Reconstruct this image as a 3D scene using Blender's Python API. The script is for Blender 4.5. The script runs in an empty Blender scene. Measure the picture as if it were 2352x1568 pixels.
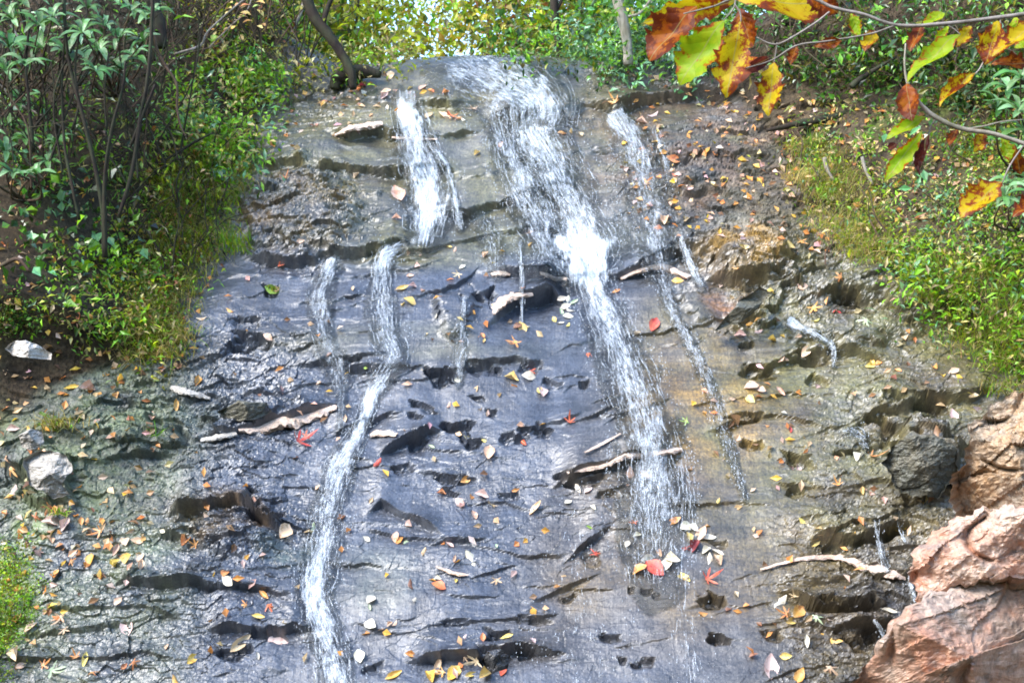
import bpy, math, random
import numpy as np
from mathutils import Vector, Matrix

# ------------------------------------------------------------------ camera, sky, sun, exposure
R = math.radians
scene = bpy.context.scene
FOV, PITCH = R(40), R(5)
CAM = np.array((0.0, 0.0, 1.6))
cam_d = bpy.data.cameras.new('camera'); cam = bpy.data.objects.new('camera', cam_d)
scene.collection.objects.link(cam); scene.camera = cam
cam.location = CAM; cam.rotation_euler = (R(90) + PITCH, 0, 0)
cam_d.sensor_width = 36; cam_d.lens = 18 / math.tan(FOV / 2)
cam_d.clip_start = 0.05; cam_d.clip_end = 2000

SUN_EL, SUN_AZ = R(40), R(232)          # azimuth clockwise from +Y
world = bpy.data.worlds.new('World'); scene.world = world; world.use_nodes = True
wn = world.node_tree.nodes; wl = world.node_tree.links
sky = wn.new('ShaderNodeTexSky'); sky.sky_type = 'NISHITA'; sky.sun_disc = False
sky.sun_elevation = SUN_EL; sky.sun_rotation = SUN_AZ
sky.air_density = 1.0; sky.dust_density = 0.6; sky.ozone_density = 2.0
wl.new(sky.outputs[0], wn['Background'].inputs[0]); wn['Background'].inputs[1].default_value = 0.15
sun_d = bpy.data.lights.new('sun', 'SUN'); sun = bpy.data.objects.new('sun', sun_d)
scene.collection.objects.link(sun)
sun_d.energy = 1.5; sun_d.angle = R(30); sun_d.color = (1.0, 0.95, 0.88)
sd = Vector((math.sin(SUN_AZ) * math.cos(SUN_EL), math.cos(SUN_AZ) * math.cos(SUN_EL), math.sin(SUN_EL)))
sun.rotation_euler = sd.to_track_quat('Z', 'Y').to_euler()
vs = scene.view_settings
vs.view_transform = 'Standard'; vs.look = 'None'; vs.gamma = 1.0; vs.exposure = 2.35
scene.cycles.max_bounces = 6; scene.cycles.transparent_max_bounces = 12
scene.cycles.filter_width = 1.8
scene.cycles.use_denoising = True

C = scene.collection
rng = np.random.default_rng(7)
rnd = random.Random(11)

# ------------------------------------------------------------------ picture <-> place
FP = 1176 / math.tan(FOV / 2)           # focal length in units of a 2352 x 1568 picture
Fv = np.array((0, math.cos(PITCH), math.sin(PITCH))); Uv = np.array((0, -math.sin(PITCH), math.cos(PITCH)))
Xv = np.array((1.0, 0, 0))
def ray(u, v):
    u = np.asarray(u, float); v = np.asarray(v, float)
    return ((u - 1176) / FP)[..., None] * Xv + Fv + ((784 - v) / FP)[..., None] * Uv
def project(P):
    d = P - CAM; z = d @ Fv
    return 1176 + FP * (d @ Xv) / z, 784 - FP * (d @ Uv) / z, z
def at(u, v, Y):                         # the point on a sight line at distance Y along +Y
    r = ray(u, v); return CAM + r * (Y / r[..., 1:2])

# ------------------------------------------------------------------ noise
_G = np.random.default_rng(3).uniform(0, 2 * np.pi, 65536); _GX, _GY = np.cos(_G), np.sin(_G)
def pn(x, y, seed=0):
    xi = np.floor(x).astype(np.int64); yi = np.floor(y).astype(np.int64)
    fx, fy = x - xi, y - yi
    def g(ix, iy, dx, dy):
        h = (ix * 73856093) ^ (iy * 19349663) ^ (seed * 83492791 + 1234567)
        h = (h ^ (h >> 13)) * 1274126177; h = (h ^ (h >> 16)) & 65535
        return _GX[h] * dx + _GY[h] * dy
    sx = fx * fx * fx * (fx * (fx * 6 - 15) + 10); sy = fy * fy * fy * (fy * (fy * 6 - 15) + 10)
    a = g(xi, yi, fx, fy); b = g(xi + 1, yi, fx - 1, fy)
    c = g(xi, yi + 1, fx, fy - 1); d = g(xi + 1, yi + 1, fx - 1, fy - 1)
    return 1.5 * ((a + (b - a) * sx) * (1 - sy) + (c + (d - c) * sx) * sy)
def fbm(x, y, seed=0, oct=4, gain=0.5, ridged=False):
    o = np.zeros_like(x); a = 1.0
    for i in range(oct):
        n = pn(x * 2 ** i, y * 2 ** i, seed + i * 17)
        if ridged: n = 1 - 2 * np.abs(n)
        o += a * n; a *= gain
    return o
def wfacet(x, y, seed=0):
    """broken faces: every cell of a jittered grid is a tilted plane of its own"""
    xi = np.floor(x).astype(np.int64); yi = np.floor(y).astype(np.int64); best = np.full(x.shape, 9.0); out = np.zeros(x.shape)
    for ox in (-1, 0, 1):
        for oy in (-1, 0, 1):
            cx, cy = xi + ox, yi + oy; h = (cx * 73856093) ^ (cy * 19349663) ^ (seed * 83492791 + 77); h = (h ^ (h >> 13)) * 1274126177; h = (h ^ (h >> 16))
            h1, h2, h3 = h & 65535, (h * 31) & 65535, (h * 1021) & 65535
            dx = x - (cx + .5 + .45 * _GX[h1]); dy = y - (cy + .5 + .45 * _GY[h2]); d = dx * dx + dy * dy; k = d < best
            best[k] = d[k]; out[k] = (.5 * _GX[h3] + .8 * _GX[h2] * dx + .8 * _GY[h1] * dy)[k]
    return out
def sst(a, b, x):
    t = np.clip((x - a) / (b - a), 0, 1); return t * t * (3 - 2 * t)
def blob(u, v, cu, cv, ru, rv, soft=0.5, rot=0.0):
    c, s = math.cos(rot), math.sin(rot)
    du, dv = u - cu, v - cv
    r = np.sqrt(((du * c + dv * s) / ru) ** 2 + ((-du * s + dv * c) / rv) ** 2)
    return 1 - sst(1 - soft, 1 + soft, r)

# ------------------------------------------------------------------ helpers for objects
def tag(o, label=None, cat=None, group=None, kind=None):
    if label: o['label'] = label
    if cat: o['category'] = cat
    if group: o['group'] = group
    if kind: o['kind'] = kind
    return o
def link(name, me, parent=None):
    o = bpy.data.objects.new(name, me); C.objects.link(o)
    if parent is not None: o.parent = parent
    return o
def empty(name, loc):
    o = bpy.data.objects.new(name, None); C.objects.link(o)
    o.location = loc; o.empty_display_size = 0.1; return o
def npmesh(name, V, F, mat=None, smooth=True, cols=None, uv=None):
    """V (n,3), F (m,k) all faces with k corners"""
    V = np.asarray(V, np.float32); F = np.asarray(F, np.int32)
    me = bpy.data.meshes.new(name); k = F.shape[1]
    me.vertices.add(len(V)); me.vertices.foreach_set('co', V.ravel())
    me.loops.add(F.size); me.loops.foreach_set('vertex_index', F.ravel())
    me.polygons.add(len(F)); me.polygons.foreach_set('loop_start', np.arange(0, F.size, k, dtype=np.int32))
    me.polygons.foreach_set('loop_total', np.full(len(F), k, np.int32))
    me.polygons.foreach_set('use_smooth', np.full(len(F), smooth, bool))
    for nm, arr in (cols or {}).items():
        arr = np.asarray(arr, np.float32)
        if arr.ndim == 1:
            a = me.attributes.new(nm, 'FLOAT', 'POINT'); a.data.foreach_set('value', arr)
        else:
            if arr.shape[1] == 3: arr = np.concatenate([arr, np.ones((len(arr), 1), np.float32)], 1)
            a = me.attributes.new(nm, 'FLOAT_COLOR', 'POINT'); a.data.foreach_set('color', np.ascontiguousarray(arr).ravel())
    if uv is not None:
        l = me.uv_layers.new(name='UVMap'); l.data.foreach_set('uv', np.asarray(uv, np.float32)[F.ravel()].ravel())
    me.update(calc_edges=True)
    if mat: me.materials.append(mat)
    return me

# ------------------------------------------------------------------ materials
class NT:
    def __init__(s, name):
        s.m = bpy.data.materials.new(name); s.m.use_nodes = True
        s.t = s.m.node_tree; s.n = s.t.nodes; s.p = s.n['Principled BSDF']; s.out = s.n['Material Output']
    def node(s, typ, **kw):
        n = s.n.new(typ)
        for k, v in kw.items():
            if hasattr(n, k) and k not in n.inputs: setattr(n, k, v)
            else: s.put(n.inputs[k], v)
        return n
    def put(s, sock, v):
        if isinstance(v, bpy.types.NodeSocket): s.t.links.new(v, sock)
        else: sock.default_value = v
    def math(s, op, a, b=0.0, c=0.0, clamp=False):
        n = s.n.new('ShaderNodeMath'); n.operation = op; n.use_clamp = clamp
        for i, v in enumerate((a, b, c)): s.put(n.inputs[i], v)
        return n.outputs[0]
    def mix(s, f, a, b, blend='MIX'):
        n = s.n.new('ShaderNodeMix'); n.data_type = 'RGBA'; n.blend_type = blend
        s.put(n.inputs[0], f); s.put(n.inputs[6], a); s.put(n.inputs[7], b); return n.outputs[2]
    def ramp(s, f, stops):
        n = s.n.new('ShaderNodeMapRange'); n.clamp = True
        s.put(n.inputs[0], f); n.inputs[1].default_value, n.inputs[2].default_value, n.inputs[3].default_value, n.inputs[4].default_value = stops
        return n.outputs[0]
    def noise(s, vec, scale, detail=4, rough=0.55):
        n = s.n.new('ShaderNodeTexNoise'); s.put(n.inputs['Vector'], vec)
        n.inputs['Scale'].default_value = scale; n.inputs['Detail'].default_value = detail; n.inputs['Roughness'].default_value = rough
        return n.outputs[0]
    def scaled(s, vec, sc, rot=(0, 0, 0)):
        n = s.n.new('ShaderNodeMapping'); s.put(n.inputs[0], vec); n.inputs[3].default_value = sc; n.inputs[2].default_value = rot
        return n.outputs[0]
    def attr(s, name):
        n = s.n.new('ShaderNodeAttribute'); n.attribute_name = name; return n
    def geo(s): return s.n.new('ShaderNodeNewGeometry')
    def obj(s): return s.n.new('ShaderNodeTexCoord').outputs['Object']
    def bump(s, h, strength, dist, normal=None):
        n = s.n.new('ShaderNodeBump'); s.put(n.inputs['Height'], h)
        n.inputs['Strength'].default_value = strength; n.inputs['Distance'].default_value = dist
        if normal is not None: s.put(n.inputs['Normal'], normal)
        return n.outputs[0]

def rgb(c): return (c[0], c[1], c[2], 1.0)

ALPHA = R(51.6)
def mat_rock():
    t = NT('wet_rock'); pos = t.geo().outputs['Position']
    col = t.attr('col').outputs['Color']; wet = t.attr('wet').outputs['Fac']
    slope = t.scaled(pos, (1, 1, 1), (-ALPHA, 0, 0))
    streak = t.noise(t.scaled(slope, (75, 5, 5)), 1.0, 5, 0.65); wide = t.noise(t.scaled(slope, (9, 1.2, 2)), 1.0, 4, 0.6)
    bed = t.noise(t.scaled(slope, (2.5, 26, 8), (0, 0, 0.12)), 1.0, 6, 0.68)
    mott = t.noise(pos, 4.5, 7, 0.66); fine = t.noise(pos, 75, 5, 0.68); grit = t.noise(pos, 330, 2, 0.5)
    c = t.mix(t.ramp(mott, (0.36, 0.66, 0, 1)), t.mix(1.0, col, (0.55, 0.54, 0.54, 1), 'MULTIPLY'), t.mix(1.0, col, (1.4, 1.37, 1.32, 1), 'MULTIPLY'))
    c = t.mix(t.ramp(bed, (0.42, 0.60, 0, 0.55)), c, t.mix(1.0, c, (1.6, 1.5, 1.35, 1), 'MULTIPLY'))
    c = t.mix(t.ramp(bed, (0.36, 0.42, 0.6, 0)), c, t.mix(1.0, c, (0.5, 0.48, 0.46, 1), 'MULTIPLY'))
    c = t.mix(t.ramp(fine, (0.36, 0.66, 0, 0.8)), t.mix(1.0, c, (0.55, 0.55, 0.55, 1), 'MULTIPLY'), t.mix(1.0, c, (1.55, 1.55, 1.5, 1), 'MULTIPLY'))
    c = t.mix(t.ramp(streak, (0.5, 0.68, 0, 0.5)), c, t.mix(1.0, c, (1.7, 1.7, 1.7, 1), 'MULTIPLY'))
    sp = t.noise(t.scaled(slope, (1.6, 1, 1)), 48, 8, 0.78); sp2 = t.noise(pos, 17, 8, 0.75)
    c = t.mix(t.ramp(sp, (0.40, 0.47, 0.6, 0)), c, t.mix(1.0, c, (0.4, 0.4, 0.4, 1), 'MULTIPLY'))
    c = t.mix(t.ramp(sp, (0.55, 0.62, 0, 0.6)), c, t.mix(1.0, c, (1.8, 1.76, 1.68, 1), 'MULTIPLY'))
    c = t.mix(t.ramp(sp2, (0.38, 0.46, 0.7, 0)), c, t.mix(1.0, c, (0.4, 0.38, 0.36, 1), 'MULTIPLY'))
    t.put(t.p.inputs['Base Color'], c)
    rw = t.math('ADD', t.math('MULTIPLY', wide, 0.25), t.math('MULTIPLY_ADD', fine, 0.35, 0.12))
    t.put(t.p.inputs['Roughness'], t.math('ADD', t.math('MULTIPLY', wet, rw), t.math('MULTIPLY', t.math('SUBTRACT', 1.0, wet), 0.85)))
    t.put(t.p.inputs['Specular IOR Level'], t.math('MULTIPLY_ADD', wet, 0.8, 0.2))
    t.put(t.p.inputs['Coat Weight'], t.math('MULTIPLY', wet, t.ramp(wide, (0.35, 0.6, 0.05, 0.5)))); t.p.inputs['Coat Roughness'].default_value = 0.32; t.p.inputs['Coat IOR'].default_value = 1.45
    b = t.bump(bed, 0.25, 0.008)
    b = t.bump(sp, 0.35, 0.005, b); b = t.bump(fine, 0.4, 0.004, b); b = t.bump(streak, 0.45, 0.005, b); b = t.bump(grit, 0.4, 0.0012, b)
    t.put(t.p.inputs['Normal'], b); return t.m

def mat_stone(name, c1, c2, c3, scale=6.0, rough=0.75, wet=0.0):
    t = NT(name); o = t.geo().outputs['Position']
    a = t.noise(o, scale, 6, 0.65); b = t.noise(o, scale * 3.3, 5, 0.6); f = t.noise(o, scale * 14, 3, 0.6)
    bed = t.noise(t.scaled(o, (2, 2, 16), (0.1, 0.25, 0)), scale * 0.35, 4, 0.6)
    c = t.mix(t.ramp(a, (0.38, 0.62, 0, 1)), rgb(c1), rgb(c2))
    c = t.mix(t.ramp(b, (0.5, 0.66, 0, 0.8)), c, rgb(c3))
    c = t.mix(t.ramp(f, (0.35, 0.7, 0.0, 0.7)), t.mix(1.0, c, (0.62, 0.6, 0.6, 1), 'MULTIPLY'), t.mix(1.0, c, (1.2, 1.2, 1.2, 1), 'MULTIPLY'))
    t.put(t.p.inputs['Base Color'], c); t.p.inputs['Roughness'].default_value = rough
    n = t.bump(bed, 0.5, 0.03); n = t.bump(b, 0.6, 0.02, n); n = t.bump(f, 0.5, 0.006, n)
    t.put(t.p.inputs['Normal'], n)
    if wet: t.p.inputs['Coat Weight'].default_value = wet; t.p.inputs['Coat Roughness'].default_value = 0.2
    return t.m

def mat_foliage(name, rough=0.45, trans=0.35, spec=0.5):
    t = NT(name); col = t.attr('col').outputs['Color']
    o = t.geo().outputs['Position']; n = t.noise(o, 30, 3)
    c = t.mix(t.ramp(n, (0.3, 0.7, 0, 1)), t.mix(1.0, col, (0.75, 0.75, 0.75, 1), 'MULTIPLY'), t.mix(1.0, col, (1.25, 1.2, 1.1, 1), 'MULTIPLY'))
    t.put(t.p.inputs['Base Color'], c); t.p.inputs['Roughness'].default_value = rough
    t.p.inputs['Specular IOR Level'].default_value = spec
    tr = t.node('ShaderNodeBsdfTranslucent'); t.put(tr.inputs[0], t.mix(1.0, c, (1.3, 1.4, 0.7, 1), 'MULTIPLY'))
    mx = t.node('ShaderNodeMixShader'); mx.inputs[0].default_value = trans
    t.t.links.new(t.p.outputs[0], mx.inputs[1]); t.t.links.new(tr.outputs[0], mx.inputs[2])
    t.t.links.new(mx.outputs[0], t.out.inputs[0]); return t.m

def mat_leaf(name, base, second, third, trans=0.3, rough=0.5, patch=(0.47, 0.56), patch2=(0.55, 0.6), scale=18):
    """a single leaf: veins along local X, blotches, a little variation from object to object"""
    t = NT(name); o = t.obj(); info = t.node('ShaderNodeObjectInfo')
    off = t.node('ShaderNodeVectorMath', operation='ADD'); t.put(off.inputs[0], o)
    sc = t.node('ShaderNodeVectorMath', operation='SCALE'); t.put(sc.inputs[0], (7.3, 3.1, 5.7)); t.put(sc.inputs['Scale'], info.outputs['Random'])
    t.put(off.inputs[1], sc.outputs[0]); vec = off.outputs[0]
    a = t.noise(vec, scale, 4, 0.6); b = t.noise(vec, scale * 1.7, 4, 0.65)
    c = t.mix(t.ramp(a, (patch[0], patch[1], 0, 1)), rgb(base), rgb(second))
    c = t.mix(t.ramp(b, (patch2[0], patch2[1], 0, 0.9)), c, rgb(third))
    sep = t.node('ShaderNodeSeparateXYZ'); t.put(sep.inputs[0], o)
    ay = t.math('ABSOLUTE', sep.outputs[1])
    vein = t.math('ABSOLUTE', t.math('SINE', t.math('MULTIPLY', t.math('SUBTRACT', sep.outputs[0], t.math('MULTIPLY', ay, 0.9)), 260.0)))
    c = t.mix(t.ramp(vein, (0.0, 0.22, 0.35, 0.0)), c, t.mix(1.0, c, (0.6, 0.55, 0.5, 1), 'MULTIPLY'))
    c = t.mix(t.ramp(ay, (0.0, 0.0022, 0.5, 0.0)), c, t.mix(1.0, c, (1.3, 1.3, 1.2, 1), 'MULTIPLY'))
    hs = t.node('ShaderNodeHueSaturation'); t.put(hs.inputs['Color'], c)
    t.put(hs.inputs['Value'], t.math('MULTIPLY_ADD', info.outputs['Random'], 0.4, 0.75))
    t.put(hs.inputs['Hue'], t.math('MULTIPLY_ADD', info.outputs['Random'], 0.03, 0.485))
    c = hs.outputs[0]
    t.put(t.p.inputs['Base Color'], c); t.p.inputs['Roughness'].default_value = rough
    t.put(t.p.inputs['Normal'], t.bump(t.math('ADD', t.math('MULTIPLY', vein, 0.5), a), 0.4, 0.002))
    tr = t.node('ShaderNodeBsdfTranslucent'); t.put(tr.inputs[0], c)
    mx = t.node('ShaderNodeMixShader'); mx.inputs[0].default_value = trans
    t.t.links.new(t.p.outputs[0], mx.inputs[1]); t.t.links.new(tr.outputs[0], mx.inputs[2])
    t.t.links.new(mx.outputs[0], t.out.inputs[0]); return t.m

def mat_bark(name, c1, c2, rough=0.85, scale=30):
    t = NT(name); o = t.geo().outputs['Position']
    a = t.noise(t.scaled(o, (1, 1, 0.25)), scale, 5, 0.65); b = t.noise(o, scale * 0.3, 3)
    c = t.mix(t.ramp(a, (0.35, 0.65, 0, 1)), rgb(c1), rgb(c2))
    c = t.mix(t.ramp(b, (0.4, 0.7, 0, 0.5)), c, (0.05, 0.07, 0.03, 1))
    t.put(t.p.inputs['Base Color'], c); t.p.inputs['Roughness'].default_value = rough; t.p.inputs['Specular IOR Level'].default_value = 0.2
    t.put(t.p.inputs['Normal'], t.bump(a, 0.7, 0.006)); return t.m

def mat_water_film():
    """thin running water: clear film with streaks of white water where it is aerated ('foam')"""
    t = NT('running_water'); uv = t.node('ShaderNodeUVMap').outputs[0]; foam = t.attr('foam').outputs['Fac']
    pos = t.geo().outputs['Position']
    n1 = t.noise(t.scaled(uv, (95, 17, 1)), 1.0, 6, 0.72); n2 = t.noise(t.scaled(uv, (22, 9, 1)), 1.0, 5, 0.65); n3 = t.noise(pos, 130, 3, 0.7)
    f = t.math('ADD', t.math('MULTIPLY', n1, 0.5), t.math('ADD', t.math('MULTIPLY', n2, 0.25), t.math('MULTIPLY', n3, 0.25)))
    # the denser the foam the lower the threshold
    thr = t.math('MULTIPLY_ADD', foam, -0.285, 0.63)
    fac = t.math('MULTIPLY', t.math('SUBTRACT', f, thr), 4.6, clamp=True)
    fac = t.math('MULTIPLY', fac, 0.9)
    h = t.bump(n1, 0.8, 0.012); h = t.bump(n3, 0.5, 0.006, h)
    p = t.p; p.inputs['Base Color'].default_value = (0.84, 0.90, 0.95, 1); p.inputs['Roughness'].default_value = 0.25
    t.put(p.inputs['Normal'], h)
    tr = t.node('ShaderNodeBsdfTransparent'); tr.inputs[0].default_value = (0.93, 0.95, 0.95, 1)
    gl = t.node('ShaderNodeBsdfGlossy'); gl.inputs['Roughness'].default_value = 0.12; t.put(gl.inputs['Normal'], h)
    fr = t.node('ShaderNodeFresnel'); fr.inputs[0].default_value = 1.33; t.put(fr.inputs['Normal'], h)
    clear = t.node('ShaderNodeMixShader'); t.put(clear.inputs[0], fr.outputs[0])
    t.t.links.new(tr.outputs[0], clear.inputs[1]); t.t.links.new(gl.outputs[0], clear.inputs[2])
    mx = t.node('ShaderNodeMixShader'); t.put(mx.inputs[0], fac)
    t.t.links.new(clear.outputs[0], mx.inputs[1]); t.t.links.new(p.outputs[0], mx.inputs[2])
    t.t.links.new(mx.outputs[0], t.out.inputs[0]); return t.m
def mat_strand():
    t = NT('white_water'); p = t.p
    p.inputs['Base Color'].default_value = (0.82, 0.89, 0.95, 1); p.inputs['Roughness'].default_value = 0.15; p.inputs['IOR'].default_value = 1.33
    n = t.noise(t.geo().outputs['Position'], 160, 2)
    tr = t.node('ShaderNodeBsdfTransparent'); mx = t.node('ShaderNodeMixShader'); t.put(mx.inputs[0], t.ramp(n, (0.35, 0.65, 0.0, 0.6)))
    t.t.links.new(tr.outputs[0], mx.inputs[1]); t.t.links.new(p.outputs[0], mx.inputs[2]); t.t.links.new(mx.outputs[0], t.out.inputs[0])
    return t.m
def mat_soil():
    t = NT('forest_soil'); pos = t.geo().outputs['Position']
    a = t.noise(pos, 3, 6, 0.65); b = t.noise(pos, 24, 5, 0.65)
    c = t.mix(t.ramp(a, (0.35, 0.65, 0, 1)), (0.045, 0.032, 0.02, 1), (0.07, 0.075, 0.03, 1))
    c = t.mix(t.ramp(b, (0.5, 0.65, 0, 0.8)), c, (0.16, 0.09, 0.045, 1))
    t.put(t.p.inputs['Base Color'], c); t.p.inputs['Roughness'].default_value = 0.9
    t.put(t.p.inputs['Normal'], t.bump(b, 0.8, 0.04)); return t.m

M = dict(rock=mat_rock(), film=mat_water_film(), strand=mat_strand(), soil=mat_soil(),
         foliage=mat_foliage('foliage'), glossy=mat_foliage('glossy_foliage', 0.28, 0.2, 0.6), grass=mat_foliage('grass', 0.5, 0.35, 0.4),
         tan=mat_stone('dry_tan_rock', (0.66, 0.47, 0.34), (0.76, 0.60, 0.48), (0.50, 0.39, 0.30), 9, 0.7),
         pink=mat_stone('pink_tan_boulder', (0.50, 0.25, 0.15), (0.54, 0.41, 0.31), (0.19, 0.15, 0.12), 4.2, 0.5, 0.25),
         ochre=mat_stone('grey_ochre_boulder', (0.42, 0.34, 0.25), (0.46, 0.29, 0.15), (0.17, 0.16, 0.13), 5, 0.6, 0.15),
         greystone=mat_stone('grey_stone', (0.12, 0.12, 0.09), (0.17, 0.15, 0.10), (0.09, 0.09, 0.06), 7, 0.5, 0.3),
         darkstone=mat_stone('dark_wet_stone', (0.035, 0.035, 0.038), (0.07, 0.068, 0.065), (0.025, 0.024, 0.02), 9, 0.3, 0.6),
         white=mat_stone('white_stone', (0.78, 0.75, 0.68), (0.7, 0.62, 0.52), (0.45, 0.42, 0.38), 10, 0.7),
         pale=mat_stone('pale_grey_stone', (0.45, 0.43, 0.38), (0.55, 0.5, 0.42), (0.25, 0.24, 0.22), 10, 0.75),
         bark=mat_bark('dark_bark', (0.014, 0.010, 0.008), (0.04, 0.029, 0.02)), barkp=mat_bark('pale_bark', (0.22, 0.18, 0.14), (0.42, 0.37, 0.3)),
         barkr=mat_bark('brown_bark', (0.05, 0.03, 0.02), (0.12, 0.075, 0.05)), twig=mat_bark('grey_twig', (0.17, 0.14, 0.12), (0.34, 0.29, 0.26)))

# ------------------------------------------------------------------ the rock face: one height field over an inclined plane
O0 = at(1176, 1568, 6.5); Sv = np.array((0, math.cos(ALPHA), math.sin(ALPHA))); Nv = np.array((0, -math.sin(ALPHA), math.cos(ALPHA)))
def row_s(v):
    r = ray(np.full_like(v, 1176.0), v); k = ((O0 - CAM) @ Nv) / (r @ Nv)
    return ((CAM + r * k[:, None]) - O0) @ Sv
vv = np.concatenate([np.linspace(2100, 1620, 40)[:-1], np.linspace(1620, 80, 630)])
ss = row_s(vv); ss = np.concatenate([ss, ss[-1] + np.cumsum(np.geomspace(0.012, 1.2, 80))])
pp = np.concatenate([np.linspace(-0.85, -0.385, 60)[:-1], np.linspace(-0.385, 0.385, 880), np.linspace(0.385, 0.85, 60)[1:]])
NR, NCOL = len(ss), len(pp)
SS, PP = np.meshgrid(ss, pp, indexing='ij')
base = O0 + SS[..., None] * Sv
DEP = (base - CAM) @ Fv
XX = PP * DEP
base = base + XX[..., None] * Xv
U0, V0, _ = project(base.reshape(-1, 3)); U0 = U0.reshape(NR, NCOL); V0 = V0.reshape(NR, NCOL)

lipv = np.interp(U0, [-600, 500, 640, 760, 950, 1150, 1500, 1650, 1900, 2352, 3200], [-700, -250, 90, 168, 152, 152, 172, 160, 110, -40, -700])
slip = row_s(lipv.ravel()).reshape(NR, NCOL)
over = np.maximum(SS - slip, 0)
H = -np.tan(ALPHA - R(14)) * (over - 0.12 * (1 - np.exp(-over / 0.12)))          # beyond the lip the ground turns to a gentle rise
lb = np.interp(V0, [-300, 130, 350, 500, 640, 800, 900, 1100, 1400], [640, 640, 590, 520, 440, 400, 120, -100, -200])
H += 0.55 * sst(0, 420, lb - U0) + 1.2 * sst(200, 1500, lb - U0 - 150)
rb = np.interp(V0, [-300, 130, 250, 430, 560, 700, 830, 920, 1200, 1600], [1500, 1500, 1700, 1850, 1960, 2050, 2230, 2400, 2450, 2500])
H += 0.30 * sst(0, 300, U0 - rb) + 1.2 * sst(150, 1500, U0 - rb)
H += 0.06 * fbm(XX * 0.55, SS * 0.8, 5, 3)
P1 = base + H[..., None] * Nv
U, V, _ = project(P1.reshape(-1, 3)); U = U.reshape(NR, NCOL); V = V.reshape(NR, NCOL)
infr = sst(40, 140, V)                                                     # features belong to the face below the lip
Uw = U + 9 * fbm(XX * 3.1, SS * 3.1, 21, 3); Vw = V + 8 * fbm(XX * 2.7, SS * 2.7, 31, 4)

# ledges: polyline, depth (m), length of the ramp above (px)
LEDGES = [
 ([(700, 208), (900, 232), (1010, 240), (1120, 232)], .035, 50), ([(1110, 262), (1230, 262), (1330, 248), (1440, 240), (1545, 222), (1700, 215)], .09, 45),
 ([(740, 306), (800, 314), (880, 302), (960, 318), (1100, 300)], .05, 50), ([(560, 372), (700, 382), (850, 392), (980, 394), (1060, 385)], .06, 60),
 ([(930, 500), (985, 486), (1060, 490), (1130, 470), (1230, 452), (1330, 445)], .055, 60), ([(560, 592), (640, 606), (720, 600), (800, 580), (960, 560)], .06, 70),
 ([(820, 600), (960, 575), (1100, 545), (1240, 528), (1330, 535)], .02, 40), ([(700, 640), (850, 625), (1000, 600), (1120, 585)], .02, 40),
 ([(1090, 618), (1200, 634), (1310, 645), (1420, 632), (1500, 600), (1570, 572), (1640, 562)], .055, 60), ([(930, 690), (1010, 665), (1100, 625), (1130, 605)], .02, 40),
 ([(1110, 762), (1150, 715), (1200, 684), (1262, 674), (1300, 700)], .085, 70), ([(660, 832), (760, 828), (860, 842), (960, 850), (1040, 840)], .05, 60),
 ([(970, 872), (1080, 836), (1190, 826), (1280, 840)], .04, 50), ([(440, 1004), (550, 992), (640, 968), (720, 940), (790, 925)], .055, 50),
 ([(870, 1052), (930, 1018), (985, 990), (1010, 985)], .09, 60), ([(1160, 1015), (1230, 985), (1300, 962), (1340, 950)], .035, 50),
 ([(1270, 1108), (1340, 1078), (1430, 1050), (1500, 1044), (1570, 1040)], .085, 55), ([(840, 1182), (876, 1155), (930, 1178), (985, 1208), (1015, 1228)], .06, 50),
 ([(380, 1172), (470, 1165), (545, 1140), (580, 1160), (630, 1215), (665, 1240)], .12, 60), ([(250, 1338), (380, 1342), (480, 1352), (600, 1350), (690, 1368)], .05, 60),
 ([(470, 1446), (545, 1438), (620, 1445), (680, 1432), (720, 1440)], .09, 50), ([(1850, 1238), (1930, 1232), (2030, 1222), (2100, 1200)], .08, 50),
 ([(1780, 1352), (1860, 1392), (1960, 1398), (2040, 1390)], .08, 40), ([(1900, 1450), (1960, 1438), (2050, 1432)], .075, 40),
 ([(1610, 640), (1680, 655), (1760, 648), (1820, 600)], .10, 80), ([(1860, 690), (1930, 652), (2000, 660), (2060, 650)], .075, 50),
 ([(1700, 862), (1770, 838), (1850, 812), (1960, 806), (2060, 830)], .045, 45), ([(1940, 982), (2020, 935), (2110, 925), (2200, 912), (2300, 880)], .075, 50),
 ([(1560, 930), (1700, 918), (1850, 905), (1980, 900)], .012, 30), ([(1620, 990), (1740, 958), (1900, 968)], .035, 40),
 ([(1500, 1160), (1640, 1158), (1780, 1152)], .02, 30), ([(1780, 1110), (1900, 1125), (2020, 1105), (2130, 1120)], .035, 40),
 ([(330, 930), (440, 916), (560, 912), (660, 905)], .03, 40), ([(240, 900), (330, 935), (420, 930)], .02, 40), ([(660, 704), (760, 690), (860, 680)], .015, 40),
 ([(1000, 1250), (1080, 1245), (1200, 1280), (1330, 1270)], .015, 35), ([(1290, 1290), (1340, 1250), (1400, 1210)], .04, 40),
 ([(1000, 1432), (1080, 1428), (1200, 1420), (1300, 1410)], .018, 35), ([(940, 1520), (1060, 1505), (1180, 1490), (1300, 1500)], .05, 35), ([(800, 1430), (930, 1450), (1040, 1470)], .012, 35),
 ([(1180, 1350), (1300, 1345), (1420, 1360)], .01, 30), ([(60, 1060), (200, 1055), (330, 1040), (420, 1030)], .035, 50), ([(0, 1520), (150, 1510), (330, 1500), (430, 1515)], .035, 40),
 ([(1340, 340), (1420, 345), (1560, 370), (1700, 350), (1850, 380)], .025, 50), ([(1500, 440), (1620, 425), (1760, 450), (1900, 470)], .03, 50), ([(1480, 520), (1600, 500), (1800, 520)], .025, 45),
 ([(1420, 780), (1560, 760), (1700, 730), (1780, 745)], .012, 40), ([(2080, 1010), (2150, 1040), (2200, 1020)], .05, 40), ([(100, 1400), (300, 1395), (430, 1410)], .02, 50)]
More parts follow.
